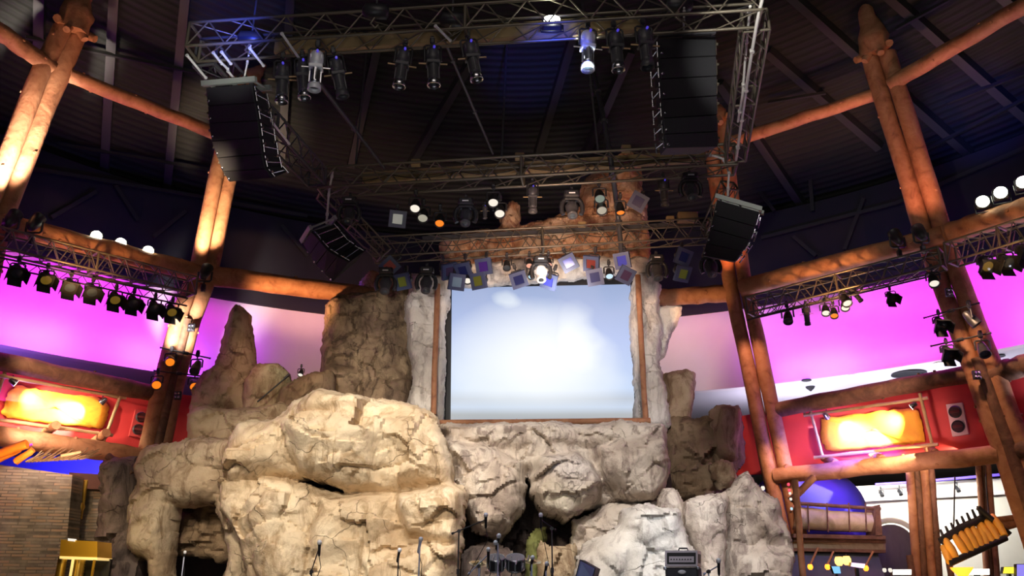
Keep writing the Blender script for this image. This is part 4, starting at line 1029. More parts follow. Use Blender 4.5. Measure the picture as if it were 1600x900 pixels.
# lamps clamped to the posts: crossbars and lamps
def bar(label, a, b, dR=-.75):
    mb = MB(); p, q = cone(*a, dR=dR), cone(*b, dR=dR); mb.tube([p, q], .022, 8); mb.tube([lerp(p, q, .45), lerp(p, q, .55)], .05, 8)
    mb.tube([p, lerp(p, q, .02)], .03, 8); mb.tube([lerp(p, q, .98), q], .03, 8); solo('lamp_bar', mb, BLK, label, 'pipe')
bar('upper thin crossbar on the second left post, amber lamps below it', (250,543), (329,560))
bar('lower thin crossbar on the second left post', (240,579), (318,588))
bar('upper thin crossbar on the pointed right post', (1443,497), (1531,473))
bar('lower thin crossbar on the pointed right post', (1454,541), (1549,520))
for k, x, y, l, rz in [('amberspot',268,547,'amber lamp on the second left post, upper left',.0), ('amberspot',247,582,'amber lamp on the second left post, lower left',.0), ('par_dark',309,555,'chrome-and-black lamp on the second left post, upper right',.0), ('amberspot',305,585,'amber lamp on the second left post, lower right',.1),
    ('barn',1466,490,'black barn-door lamp on the pointed right post, upper left',-.5), ('barn',1478,535,'black barn-door lamp on the pointed right post, lower left',-.5), ('par_amber',1514,478,'lamp with an orange edge on the pointed right post, upper right',1.2), ('par_dark',1532,525,'dark lamp on the pointed right post, lower right',-.3)]:
    lamp(k, l, 0, 0, pos=cone(x, y, dR=-.85), rz=rz, s=1.0)
lamp('par_white', 'tiny pair-of-lamps glint on the rocks left of the dark brown cliff', 471, 573, 22.6, s=.5)
# dark control boxes with round sockets on the posts
def sockets(label, px, py):
    p = cone(px, py, dR=-.5); t = thing('socket_box', label, 'socket box', p); mb = MB(); mb.box(p, (.2,.1,.24), bev=.02); mb.part('box', BLK, t, True)
    for i in (-1,1):
        for j in (-1,1): mb = MB(); mb.lathe([(.03,-.01),(.03,.02),(.01,.02)], Matrix.Translation(p+Vector((.045*i,-.055,.055*j)))@aim((0,-1,0)), 10); mb.part('socket', CHROME, t, True)
sockets('small box of four bright sockets on the pointed right post, at the fascia top', 1526, 586)
sockets('small box of sockets high on the pointed right post, under the truss', 1483, 457)
sockets('small box of sockets on the second left post under its lamps', 278, 618)
sockets('small box of sockets in the white-lit part of the second left post', 299, 512)

# ================================================================ loudspeaker arrays
def array(label, Lp, Rp, YL, YR, depth, m, m2=None, split=99, frame_m=ALU, ext=.0, side_hw=(0,1)):
    n = len(Lp)-1
    A = [P(*Lp[i], YL[0]+(YL[1]-YL[0])*i/n) for i in range(n+1)]; Bq = [P(*Rp[i], YR[0]+(YR[1]-YR[0])*i/n) for i in range(n+1)]
    t = thing('line_array_speaker', label, 'loudspeaker', lerp(A[-1], Bq[-1], .5))
    for i in range(n):
        e = .012
        a, b, c, d = lerp(A[i+1], A[i], e), lerp(Bq[i+1], Bq[i], e), lerp(Bq[i], Bq[i+1], e), lerp(A[i], A[i+1], e)
        nn = (b-a).cross(d-a).normalized()
        if nn.y < 0: nn = -nn
        up = (d-a).normalized(); w = (b-a).normalized(); s = .035
        bk = [p+nn*depth for p in (a, b, c, d)]
        bk = [bk[0]+up*s+w*.12, bk[1]+up*s-w*.12, bk[2]-up*s-w*.12, bk[3]-up*s+w*.12]
        fr = [a, b, c, d]; fi = [lerp(p, (a+b+c+d)/4, .035)-nn*.018 for p in fr]
        mb = MB(); mb.add(fr+bk, [(7,6,5,4),(0,4,5,1),(1,5,6,2),(2,6,7,3),(3,7,4,0)])
        cab = mb.part('cabinet', m2 if (m2 and i >= split) else m, t, True)
        inv = t.matrix_basis.inverted()
        mb = MB(); mb.add(fr+fi, [(4,5,6,7),(0,1,5,4),(1,2,6,5),(2,3,7,6),(3,0,4,7)])
        g = mb.part('front_grille', m2 if (m2 and i >= split) else m, cab); g.data.transform(inv)
        mb = MB(); q = lerp(lerp(a, b, .04), lerp(d, c, .04), .25)-nn*.022
        M = Matrix.Translation(q)@aim(-nn); mb.lathe([(.03,-.01),(.03,.015),(.012,.02)], M, 8); g = mb.part('badge', CHROME, cab); g.data.transform(inv)
        for s_ in side_hw:
            e0, e1 = (d, a) if s_ == 0 else (c, b); sd = -w if s_ == 0 else w
            mb = MB(); q0 = lerp(e0, e1, .12)+sd*.015+nn*.05; q1 = lerp(e0, e1, .88)+sd*.015+nn*.05
            mb.tube([q0, q1], .022, 6); mb.tube([lerp(q0, q1, .5), lerp(q0, q1, .5)+nn*depth*.75], .018, 6); mb.tube([q0+nn*depth*.7, q1+nn*depth*.7], .022, 6)
            mb.tube([lerp(q0, q1, .3), lerp(q0, q1, .3)+sd*.05], .028, 8)
            g = mb.part('rigging_bracket', CHROME if s_ == side_hw[-1] and len(side_hw) > 1 else STEEL, cab); g.data.transform(inv)
    a, b = A[0], Bq[0]; w = (b-a).normalized(); nn = (b-a).cross(A[0]-A[1]).normalized()
    if nn.y < 0: nn = -nn
    up = (A[0]-A[1]).normalized()
    mb = MB(); o = up*.04
    for f in (0, .86):
        p, q = a-w*ext+o+nn*depth*f, b+w*ext+o+nn*depth*f
        mb.hexa([p-nn*.03, q-nn*.03, q-nn*.03+up*.12, p-nn*.03+up*.12, p+nn*.05, q+nn*.05, q+nn*.05+up*.12, p+nn*.05+up*.12])
    for f in (.02, .5, .98):
        p = lerp(a, b, f)+o+up*.06; mb.tube([p, p+nn*depth*.9], .03, 6)
    mb.part('flying_frame', frame_m, t, True)
    return t
SPK = noisy('speaker_black', [(.3,(.006,.0065,.0085)),(.7,(.008,.0085,.011))], ns=20, rough=.8, bump=.05)
SPK2 = noisy('speaker_grille_grey', [(.3,(.013,.014,.018)),(.7,(.018,.019,.024))], ns=20, rough=.7, bump=.05)
array('big curved loudspeaker array hanging at the left, pale frame on top', [(322,137),(325,166),(327,193),(331,221),(340,247),(348,268),(359,284)], [(394,131),(399,161),(404,189),(407,215),(410,241),(415,264),(427,278)], (15.35,15.8), (15.0,15.3), .62, SPK, side_hw=(0,1), ext=.1)
array('big straight loudspeaker array hanging at the right, its two lowest cabinets greyer', [(1029,60),(1030,92),(1032,124),(1034,156),(1036,185),(1038,210),(1041,232)], [(1118,56),(1119,88),(1120,119),(1120,150),(1120,180),(1121,206),(1121,230)], (14.4,14.8), (14.6,15.0), .6, SPK, SPK2, 4, CHAR, side_hw=(1,0))
array('small tilted loudspeaker array at the left end of the rig, pale frame along its top', [(474,381),(484,398),(494,413),(507,427),(520,440)], [(487,361),(500,376),(512,390),(528,400),(546,410)], (21.2,21.5), (20.4,20.7), .9, SPK, side_hw=(0,1), ext=.05)
array('small tilted loudspeaker array at the right end of the rig, pale frame along its top', [(1120,312),(1115,336),(1110,358),(1104,380),(1098,400)], [(1186,331),(1180,354),(1172,375),(1160,393),(1148,409)], (20.4,20.9), (20.1,20.6), .62, SPK2 if False else SPK, side_hw=(0,1), ext=.06)
# ================================================================ on the stage
ZS = 1.2
MIC = mat('microphone_grille', (.88,.9,.95), .4, .1); POLEB = mat('stand_blue_grey', (.68,.74,.95), .4, .1)
def stand(label, px, py, Y, boom=None, m=POLEB, mic='single', group=None):
    """px,py: pixel of the top of the upright"""
    top = P(px, py, Y); base = Vector((top.x, top.y, ZS))
    t = thing('microphone_stand', label, 'microphone stand', base, group=group)
    mb = MB(); mb.lathe([(.13,0),(.13,.02),(.03,.035),(.02,.06)], Matrix.Translation(base), 20); mb.part('base', BLK, t, True)
    mb = MB(); mid = lerp(base, top, .55); mb.tube([base+Vector((0,0,.03)), mid], .017, 10); mb.tube([mid-Vector((0,0,.03)), mid+Vector((0,0,.05))], .026, 10); mb.tube([mid, top], .012, 10); mb.part('upright', m, t, True)
    end = top; d = Vector((.2,-.3,1)).normalized()
    if boom:
        a, b = P(*boom[0], Y+.1), P(*boom[1], Y-.15); mb = MB(); mb.tube([a, b], .010, 8); mb.tube([lerp(a, b, .0), lerp(a, b, .06)], .02, 8); mb.part('boom', m, t, True)
        mb = MB(); mb.lathe([(.03,-.03),(.03,.03)], Matrix.Translation(top)@aim((0,1,0)), 12); mb.part('pivot', BLK, t, True)
        end = b; d = Vector((.0,-.2,1)) if b.z > top.z-.5 else Vector((0,-.5,.8))
    M = Matrix.Translation(end)@aim(d)
    mb = MB(); mb.lathe([(.012,-.14),(.02,-.12),(.024,.03),(.028,.05)], M, 12); mb.part('microphone_body', BLK if mic != 'pale' else POLEB, t, True)
    mb = MB(); mb.lathe([(.028,.045),(.036,.065),(.036,.085),(.024,.105),(.006,.112)], M, 14); mb.part('microphone_head', MIC, t, True)
    if mic == 'pair':
        M2 = Matrix.Translation(end+Vector((-.05,0,-.1)))@aim(d); mb = MB(); mb.lathe([(.028,.045),(.036,.065),(.036,.085),(.024,.105),(.006,.112)], M2, 14); mb.part('microphone_head', MIC, t, True)
    mb = MB(); mb.tube([end-d.normalized()*.13, end+Vector((.04,.03,-.3)), base+Vector((.03,.02,.5)), base+Vector((.02,.0,.06))], .006, 5); mb.part('cable', CABLE, t, True)
    return t
stand('black microphone stand at the left, leaning, in front of the big cream cliff', 487, 893, 14.0, boom=((485,897),(499,855)), m=BLK)
stand('small dark microphone and stand between the leaning stand and the bright one', 623, 866, 15.2, m=BLK)
stand('microphone stand with a bright white head before the right edge of the cream cliff', 656, 850, 13.6, mic='pale')
stand('tall boom microphone stand left of the drum kit, boom rising to the right', 717, 830, 14.2, boom=((706,834),(759,812)), m=CHAR)
stand('microphone stand with two glaring white heads in front of the drum kit', 778, 845, 13.2, mic='pair')
stand('tall boom microphone stand right of the drum kit, boom rising to the left', 862, 826, 14.2, boom=((868,828),(845,812)), m=CHAR)
stand('low microphone stand beside the amplifier, its boom rising right', 1107, 893, 13.4, boom=((1100,897),(1123,884)))
stand('low boom microphone at the left of the drum kit', 748, 885, 14.4, boom=((732,897),(763,866)))
stand('short microphone stand right of the drums, left of the right boom stand', 831, 878, 14.6)
stand('short hooked microphone stand just left of the right boom stand', 853, 888, 14.0)
stand('thin white-lit stand in the dark opening of the left arch', 288, 868, 19.6)
mb = MB(); mb.tube(path([P(402,628,21.8), P(428,606,21.8), P(448,589,21.8)], 8), .022, 8); mb.tube([P(444,592,21.8), P(452,585,21.8)], .04, 8)
solo('boom_pole', mb, BLK, 'thin black pole slanting across the greenish boulder', 'pole')
# drum kit
DR = noisy('drum_shell', [(.3,(.02,.02,.025)),(.7,(.05,.05,.06))], ns=3, rough=.25, bump=0); SKIN = mat('drum_skin', (.75,.78,.85), .4); CYM = mat('cymbal_bronze', (.75,.62,.35), .25, 1.0)
kc = P(790, 900, 15.6); kc.z = ZS
k = thing('drum_kit', 'drum kit with chrome rims and cymbals in front of the dark cave', 'drum kit', kc)
def drum(name, c, r, h, ax):
    M = Matrix.Translation(c)@aim(ax); mb = MB(); mb.lathe([(r,-h/2),(r,h/2)], M, 26); d = mb.part(name, DR, k, True); inv = k.matrix_basis.inverted()
    for s in (-1, 1):
        mb = MB(); mb.lathe([(r*1.0,s*h/2-.012),(r*1.05,s*h/2-.012),(r*1.05,s*h/2+.012),(r*1.0,s*h/2+.012)], M, 26); o = mb.part('rim', CHROME, d); o.data.transform(inv)
        mb = MB(); mb.lathe([(r*.99,s*h/2+.003),(r*.99,s*h/2+.006),(.01,s*h/2+.006)], M, 26); o = mb.part('skin', SKIN, d); o.data.transform(inv)
    mb = MB()
    for i in range(8):
        a = i*.785; mb.box((r*1.03*math.cos(a), r*1.03*math.sin(a), 0), (.025,.025,h*.9), M)
    o = mb.part('lug', CHROME, d); o.data.transform(inv)
zt = P(790, 880, 15.6).z
drum('bass_drum', kc+Vector((0,.1,.29)), .28, .42, (0,-1,0)); drum('tom', Vector((kc.x-.17, kc.y-.05, zt)), .15, .2, (0,-.45,.9)); drum('tom', Vector((kc.x+.17, kc.y-.05, zt)), .16, .2, (0,-.45,.9))
drum('floor_tom', Vector((kc.x-.48, kc.y+.3, kc.z+.45)), .2, .4, (0,-.1,1)); drum('snare_drum', Vector((kc.x+.42, kc.y+.35, kc.z+.62)), .18, .14, (0,-.2,1))
for x, y, r in [(750,880,.2),(829,876,.2),(806,872,.16)]:
    p = P(x, y, 15.9); mb = MB(); mb.lathe([(r,-.004),(r*.3,.015),(.05,.03),(.01,.035)], Matrix.Translation(p)@aim((.1,-.3,1)), 26); mb.part('cymbal', CYM, k, True)
    mb = MB(); mb.tube([Vector((p.x, p.y, ZS)), p+Vector((0,0,.08))], .013, 8); mb.part('cymbal_stand', CHROME, k, True)
mb = MB(); 
for s in (-.17, .17): mb.tube([kc+Vector((0,.1,.55)), Vector((kc.x+s, kc.y, zt-.05))], .014, 8)
mb.part('tom_holder', CHROME, k, True)
mb = MB()
for i in range(7): p = P(770+i*9, 876+(i % 3)*6, 15.3); mb.tube([p, p+Vector((.03,.0,.09))], .012, 6)
mb.part('drum_microphone', CHROME, k, True)
# amplifier head standing on its cabinet
AMPG = noisy('amp_grille_cloth', [(.3,(.05,.055,.07)),(.7,(.08,.085,.10))], ns=60, rough=.8, bump=.2); AMPB = mat('amp_covering', (.03,.03,.035), .6); PALEP = mat('amp_silver_trim', (.72,.66,.72), .35, .5)
Ya = 13.2; a0, a1, a2, a3 = P(1039,885,Ya), P(1090,885,Ya), P(1090,860,Ya), P(1039,860,Ya); dp = Vector((.36,.42,0))*.75
amp = thing('amplifier_head', 'silver-trimmed amplifier head standing on a dark speaker cabinet', 'amplifier', lerp(a0, a1, .5)+dp*.5)
dp2 = Vector((.14,.4,0))
mb = MB(); mb.hexa([a0,a1,a2,a3]+[p+dp2 for p in (a0,a1,a2,a3)]); body = mb.part('case', PALEP, amp, True); inv = amp.matrix_basis.inverted()
def onface(c, n, u0, u1, v0, v1, out=.01, th=.01):
    f = lambda u, v: lerp(lerp(c[0], c[1], u), lerp(c[3], c[2], u), v)+n*out
    q = [f(u0,v0), f(u1,v0), f(u1,v1), f(u0,v1)]; return q+[p-n*th for p in q]
N_ = Vector((0,-1,0))
mb = MB(); mb.hexa(onface((a0,a1,a2,a3), N_, .06, .94, .14, .86)); mb.part('face_plate', BLK, amp, True)
mb = MB(); mb.hexa(onface((a0,a1,a2,a3), N_, .12, .88, .25, .62, .018)); mb.part('control_strip', PALEP, amp, True)
mb = MB()
for i in range(8):
    c = lerp(lerp(a0, a1, .18+.085*i), lerp(a3, a2, .18+.085*i), .43)+N_*.03; mb.lathe([(.010,-.012),(.010,.012)], Matrix.Translation(c)@aim(N_), 10)
mb.part('knob', BLK, amp, True)
mb = MB(); mb.tube([lerp(a3,a2,.35)+dp2*.5, lerp(a3,a2,.38)+dp2*.5+Vector((0,0,.04)), lerp(a3,a2,.62)+dp2*.5+Vector((0,0,.04)), lerp(a3,a2,.65)+dp2*.5], .012, 8); mb.part('handle', BLK, amp, True)
mb = MB(); mb.hexa([p+Vector((.006,0,0)) for p in (lerp(a1,a1+dp2,.2)+Vector((0,0,.05)), lerp(a1,a1+dp2,.8)+Vector((0,0,.05)), lerp(a2,a2+dp2,.8)-Vector((0,0,.05)), lerp(a2,a2+dp2,.2)-Vector((0,0,.05)))]+[p-Vector((.006,0,0)) for p in (lerp(a1,a1+dp2,.2)+Vector((0,0,.05)), lerp(a1,a1+dp2,.8)+Vector((0,0,.05)), lerp(a2,a2+dp2,.8)-Vector((0,0,.05)), lerp(a2,a2+dp2,.2)-Vector((0,0,.05)))])
mb.part('side_vent', BLK, amp, True)
b3, b2 = a0-Vector((0,0,.012)), a1-Vector((0,0,.012)); b0, b1 = Vector((b3.x,b3.y,ZS+.01)), Vector((b2.x,b2.y,ZS+.01))
cab = thing('speaker_cabinet', 'dark bass speaker cabinet under the silver-trimmed amplifier head', 'loudspeaker', lerp(b0, b1, .5)-Vector((0,0,.01)))
mb = MB(); mb.hexa([b0,b1,b2,b3]+[p+dp2 for p in (b0,b1,b2,b3)]); mb.part('box', AMPB, cab, True)
mb = MB(); mb.hexa(onface((b0,b1,b2,b3), N_, .06, .94, .04, .96)); mb.part('grille', AMPG, cab, True)
mb = MB(); mb.lathe([(.05,-.005),(.05,.01),(.03,.014)], Matrix.Translation(lerp(b3, b2, .5)+Vector((0,-.02,-.07)))@Matrix.Diagonal((1.2,1,.6,1))@aim(N_), 20); mb.part('oval_badge', MIC, cab, True)
mb = MB()
for s in (.0, 1.0):
    for v in (.02, .98): c = lerp(lerp(b0,b1,s), lerp(b3,b2,s), v); mb = MB(); mb.box(c, (.05,.05,.05), bev=.01); mb.part('corner_cap', CHROME, cab, True)
# floor monitor
mm = thing('stage_monitor', 'bluish wedge monitor speaker at the foot of the brilliant white boulder', 'loudspeaker', Vector((P(915,890,14).x, 14.2, ZS)))
w0, w1 = P(898,905,14.0), P(926,905,14.0); t0, t1 = P(906,874,14.25), P(931,888,14.3)
mb = MB(); f = [w0, w1, t1, t0]; bk = [Vector((p.x+.12, p.y+.45, p.z)) for p in f]; mb.hexa(f+bk); g0 = [Vector((p.x, p.y, ZS)) for p in (w0, w1)]
mb.hexa([g0[0], g0[1], w1, w0]+[Vector((p.x+.12, p.y+.45, p.z)) for p in (g0[0], g0[1], w1, w0)]); mb.part('wedge_box', AMPB, mm, True)
nn = (w1-w0).cross(t0-w0).normalized(); nn = nn if nn.y < 0 else -nn
mb = MB(); mb.hexa(onface(tuple(f), nn, .06, .94, .05, .93)); mb.part('grille', mat('monitor_grille', (.16,.20,.38), .5), mm, True)
mb = MB(); mb.tube([lerp(w0,w1,.5)+nn*.02, lerp(w0,w1,.5)+nn*.03+Vector((0,0,.03))], .02, 8); mb.part('badge', CHROME, mm, True)

# ================================================================ concourse on the right
WHW = noisy('white_concourse_wall', [(.3,(.62,.60,.54)),(.7,(.72,.70,.64))], ns=.7, rough=.8, bump=.08)
def slab(name, c4, th, m, kind=None, label=None, cat=None):
    n = Vector((0,th,0)); mb = MB(); mb.hexa(list(c4)+[p+n for p in c4]); return solo(name, mb, m, label, cat, kind=kind)
Yw = 29.0
q = [P(1300,960,Yw), P(1660,960,Yw), P(1660,742,Yw), P(1300,762,Yw)]; q[0].z = q[1].z = 0
slab('wall_concourse_right', q, .3, WHW, 'structure')
q = [P(1300,786,Yw-.15), P(1660,768,Yw-.15), P(1660,762,Yw-.15), P(1300,780,Yw-.15)]; slab('trim_40', q, .15, SOFF, 'structure')
LEDV = mat('violet_led', (.1,.08,.3), .5, emit=(.16,.06,1), es=.9)
mb = MB(); mb.tube([P(1368,757,Yw-.4), P(1420,754,Yw-.4), P(1570,741,Yw-.4)], .05, 6); solo('led_strip', mb, LEDV, 'violet glowing strip along the top of the white wall at the right', 'light strip')
# blue dome
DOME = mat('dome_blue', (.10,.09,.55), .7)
mb = MB(); c = P(1262,800,27.0); prof = [(1.75,-1.2),(1.75,0)]+[(1.75*math.cos(a), 1.75*math.sin(a)*.82) for a in [i*math.pi/2/14 for i in range(1, 14)]]+[(.02,1.44)]
mb.lathe(prof, Matrix.Translation(c), 40); mb.lathe([(1.78,-1.25),(1.83,-1.2),(1.83,-1.1),(1.78,-1.05)], Matrix.Translation(c), 40)
mb.lathe([(1.6,-c.z),(1.6,-1.15)], Matrix.Translation(c), 24)
solo('blue_dome', mb, DOME, 'blue-lit dome seen under the lower right log, left of the white wall', 'dome')
# bundled columns
def columns(label, px0, px1, ytop, Y, n, group=None, low=None, foot=0):
    b = P((px0+px1)/2+foot, 900, Y); tp = P((px0+px1)/2, ytop, Y); r = (P(px1,800,Y).x-P(px0,800,Y).x)/2/n
    t = thing('log_column', label, 'column', (b.x, Y, 0)); zt_ = P(px0, ytop, Y).z
    for i in range(n):
        x = b.x+(i-(n-1)/2)*2*r*.98; lean_ = (tp.x-b.x)/(tp.z-b.z); x2 = x+lean_*(zt_-b.z); x = x-lean_*b.z; mb = MB(); logbar(mb, [Vector((x, Y+(.07 if i % 2 else 0), 0)), Vector((x2, Y+(.07 if i % 2 else 0), zt_))], r*1.08, n=22, sd=px0+i); mb.part('log', LOGD if i % 2 else LOG, t, True)
    if low:
        for s in (-1, 1):
            mb = MB(); x = b.x+s*n*r*1.25; logbar(mb, [Vector((x, Y-.2, 0)), Vector((x, Y-.2, P(px0, low, Y).z))], r*.8, n=10, sd=px0+s); mb.part('stub_log', LOGD, t, True)
columns('thick column of four bundled logs in front of the white wall, right of the arch', 1414, 1461, 722, 23.6, 4, low=868, foot=13)
columns('slimmer column of bundled logs farther right before the white wall', 1524, 1548, 722, 26.5, 3, foot=14)
columns('thin log post just right of the post right of the screen', 1238, 1247, 750, 22.8, 1, foot=12)
# leaning orange log brace
mb = MB(); logbar(mb, [P(1236,782,23.5), P(1272,746,23.5)], .10, n=10, seg=10, sd=4); solo('log_brace', mb, LOG, 'dark slanting log brace before the blue dome, its foot orange', 'log')
# hide-covered platform
HP = noisy('pale_wrapped_hide', [(.3,(.30,.23,.15)),(.5,(.55,.46,.32)),(.7,(.42,.33,.22))], ns=1.4, rough=.8, bump=.3, bs=4, dist=.04, distort=1)
Yp = 24.6
pt = thing('wrapped_balcony', 'balcony wrapped in pale hide with a dark end post, left of the arch', 'balcony', (P(1310,900,Yp).x, Yp+.5, 0))
mb = MB(); tops = [P(x, y, Yp) for x, y in ((1244,792),(1270,794),(1300,798),(1340,800),(1372,802))]; bots = [P(x, y, Yp) for x, y in ((1244,826),(1270,827),(1300,829),(1340,830),(1372,831))]
vs = []
K = 8
for i in range(33):
    f = i/32; k_ = min(int(f*4), 3); a = lerp(tops[k_], tops[k_+1], f*4-k_); b = lerp(bots[k_], bots[k_+1], f*4-k_)
    for j in range(K+1): g = j/K; vs.append(lerp(a, b, g)-Vector((0, .16*math.sin(g*math.pi)+.05*mnoise.noise(Vector((f*9, g*3, 0))), 0)))
n_ = len(vs); vs += [v+Vector((0,.35,0)) for v in vs]; fs = []
for i in range(32):
    for j in range(K): a = i*(K+1)+j; b = a+K+1; fs += [(a,a+1,b+1,b), (n_+a,n_+b,n_+b+1,n_+a+1)]
for i in range(32):
    a = i*(K+1); b = a+K+1; fs += [(a,b,n_+b,n_+a), (a+K,n_+a+K,n_+b+K,b+K)]
fs += [(j, n_+j, n_+j+1, j+1) for j in range(K)]+[(32*(K+1)+j, 32*(K+1)+j+1, n_+32*(K+1)+j+1, n_+32*(K+1)+j) for j in range(K)]
mb.add(vs, fs, True); mb.part('hide_wrap', HP, pt, True)
mb = MB(); pole(mb, P(1240,786,Yp-.1), P(1376,795,Yp-.1), .05); mb.part('top_rail', LOGD, pt, True)
for x in (1262,1292,1326,1352): mb = MB(); pole(mb, P(x,786,Yp-.12), P(x+2,832,Yp-.22), .02); mb.part('rope', LOGD, pt, True)
mb = MB(); mb.hexa([P(1368,838,Yp-.3), P(1379,838,Yp-.3), P(1375,788,Yp-.3), P(1369,790,Yp-.3)]+[p+Vector((0,.7,0)) for p in (P(1368,838,Yp-.3), P(1379,838,Yp-.3), P(1375,788,Yp-.3), P(1369,790,Yp-.3))]); mb.part('end_post', LOGD, pt, True)
for i, (y0, y1, o, m_) in enumerate([(834,840,-.3,LOGD),(840,846,-.15,LOGD),(846,856,0,HP),(856,861,-.25,LOGD)]):
    f = [P(1240,y1,Yp+o), P(1384,y1+3,Yp+o), P(1384,y0+3,Yp+o), P(1240,y0,Yp+o)]; mb = MB(); mb.hexa(f+[p+Vector((0,.8,0)) for p in f]); mb.part('moulding', m_, pt, True)
GRY = noisy('blue_grey_awning', [(.3,(.035,.042,.055)),(.7,(.06,.07,.085))], ns=2, rough=.6, bump=.1)
f = [P(1236,905,Yp-1.0), P(1385,908,Yp-1.0), P(1372,866,Yp-.1), P(1240,862,Yp-.1)]; mb = MB(); mb.hexa(f+[p+Vector((0,.3,0)) for p in f]); mb.part('awning', GRY, pt, True)
mb = MB()
for z_ in (0,): 
    for x in (-1,1): c_ = P(1310+x*60, 900, Yp); mb.box((c_.x, Yp+.6, c_.z/2), (.25,.25,c_.z))
mb.part('support', LOGD, pt, True)
EMO = mat('amber_glow', (.8,.3,.05), .5, emit=(1,.28,.02), es=3); EMY = mat('cup_glow', (.9,.6,.2), .5, emit=(1,.55,.10), es=3.5)
def glow(name, label, cat, px, py, Y, r, m, sh=1.0, top=None):
    p = P(px, py, Y); t = thing(name, label, cat, p-Vector((0,0,r)))
    mb = MB(); mb.lathe([(r*.5,-r*sh),(r*.95,-r*.4*sh),(r,r*.3*sh),(r*.7,r*sh)], Matrix.Translation(p), 14); mb.part('shade', m, t, True)
    q = P(*top, Y+.2) if top else p+Vector((0,0,r*1.6)); mb = MB(); mb.tube([p+Vector((0,0,r*.8*sh)), q], .03 if top else .015, 7); mb.part('arm', LOG if top else BLK, t, True)
for x, y, l, tp in [(1266,886,'small orange lamp on a curved arm under the balcony, leftmost',(1278,856)), (1293,886,'small orange lamp on a curved arm under the balcony, second from the left',(1302,862)), (1353,888,'small orange lamp on a curved arm under the balcony, right of the signs',(1364,862))]:
    glow('arm_lamp', l, 'lamp', x, y, 23.3, .07, EMO, 1.0, tp)
glow('cup_lamp', 'glowing yellow-orange cup lamp under the balcony, left of a pair', 'lamp', 1311, 877, 22.8, .11, EMY)
glow('cup_lamp', 'glowing yellow-orange cup lamp under the balcony, right of a pair', 'lamp', 1323, 876, 22.8, .11, EMY)
glow('globe_lamp', 'tiny bright white lamp on top of the jumbled grey boulders', 'lamp', 1192, 763, 20.9, .05, L_WHITE)
for i, (y, m_) in enumerate([(757,'r'),(766,'r'),(771,'w'),(780,'w'),(795,'b')]):
    glow('bulb', 'tiny coloured bulb in the column beside the post right of the boulders', 'lamp', 1232+i*1.2, y, 22.3, .035, {'r': lens_mat('bulb_red', (1,.05,.1), 2), 'w': L_WHITE, 'b': L_BLUE}[m_])
glow('globe_lamp', 'tiny white globe lamp beside the left end of the arch foot', 'lamp', 1382, 891, 22.5, .05, L_WHITE)
glow('globe_lamp', 'second tiny white globe lamp, right of the other by the arch foot', 'lamp', 1391, 891, 22.5, .05, L_WHITE)
def gscreen(name, label, cat, c, Y, m, bm=BLK):
    f = [P(*p, Y) for p in c]; t = thing(name, label, cat, lerp(f[0], f[1], .5)); mb = MB(); mb.hexa(f+[p+Vector((0,.08,0)) for p in f]); mb.part('lit_panel', m, t, True)
    cc = sum(f, Vector())/4; g = [cc+(p-cc)*1.08+Vector((0,.03,0)) for p in f]; mb = MB(); mb.hexa(g+[p+Vector((0,.12,0)) for p in g])
    h_ = [g[0].copy(), g[1].copy()]; h_ = [lerp(h_[0],h_[1],.4), lerp(h_[0],h_[1],.6)]; lo = [Vector((p.x,p.y,0)) for p in h_]
    mb.hexa([lo[0],lo[1],h_[1],h_[0]]+[p+Vector((0,.1,0)) for p in (lo[0],lo[1],h_[1],h_[0])]); mb.part('casing', bm, t, True)
gscreen('game_screen', 'small tilted pale blue screen under the pair of cup lamps', 'screen', [(1304,896),(1314,896),(1312,885),(1300,885)], 22.0, lens_mat('screen_blue', (.25,.65,1), 1.0))
gscreen('light_sign', 'white and pink glowing sign squiggle right of the cup lamps', 'sign', [(1330,885),(1350,888),(1352,881),(1331,879)], 22.4, lens_mat('sign_pink', (1,.7,.9), 1.5))
gscreen('light_box', 'long white glowing light box at the lower edge under the arch', 'sign', [(1396,898),(1424,898),(1424,890),(1396,890)], 22.6, lens_mat('box_white', (1,.95,.85), 4))
gscreen('light_box', 'long white glowing light box at the lower edge right of the thick column', 'sign', [(1512,898),(1546,898),(1546,889),(1512,889)], 22.6, lens_mat('box_white2', (1,.95,.85), 4))
gscreen('light_sign', 'yellow glowing oval sign at the lower right corner', 'sign', [(1568,896),(1590,896),(1588,886),(1570,886)], 22.0, lens_mat('sign_yellow', (1,.75,.05), 1.5))
gscreen('game_screen', 'blue, white and red glowing screen at the lower right corner', 'screen', [(1590,905),(1604,905),(1604,882),(1590,882)], 21.8, lens_mat('screen_violet', (.3,.25,.9), 1.0))
# arch
ARC = noisy('smoky_cone_skin', [(.3,(.10,.085,.075)),(.7,(.20,.17,.15))], scale=(1,1,.3), ns=2, rough=.6, bump=.2); RIM = mat('arch_rim', (.75,.68,.48), .5, emit=(1,.85,.55), es=.15)
ca = P(1404,905,26.5); ap = P(1404,813,26.5); H = ap.z; W_ = P(1428,850,26.5).x-ca.x
ar = thing('arched_tent', 'dark smoky arch-shaped tent with a pale rim, left of the thick column', 'tent', (ca.x, 26.9, 0))
prof = [(math.sin(a)*1.0, ) for a in ()]
def arch_pts(w, top, n=25, base=0):
    z1 = P(1404,860,26.5).z
    return [Vector((ca.x-w, 26.5, base))]+[Vector((ca.x-w*math.cos(i*math.pi/(n-1)), 26.5, z1+(top-z1)*math.sin(i*math.pi/(n-1))**.8)) for i in range(n)]+[Vector((ca.x+w, 26.5, base))]
mb = MB(); A_p = arch_pts(W_*1.1, H-.12); nA = len(A_p); vs = []
for k_ in range(5): vs += [Vector((ca.x+(p.x-ca.x)*(1-.1*k_), p.y+k_*.3-(.0), p.z*(1-.03*k_))) for p in A_p]
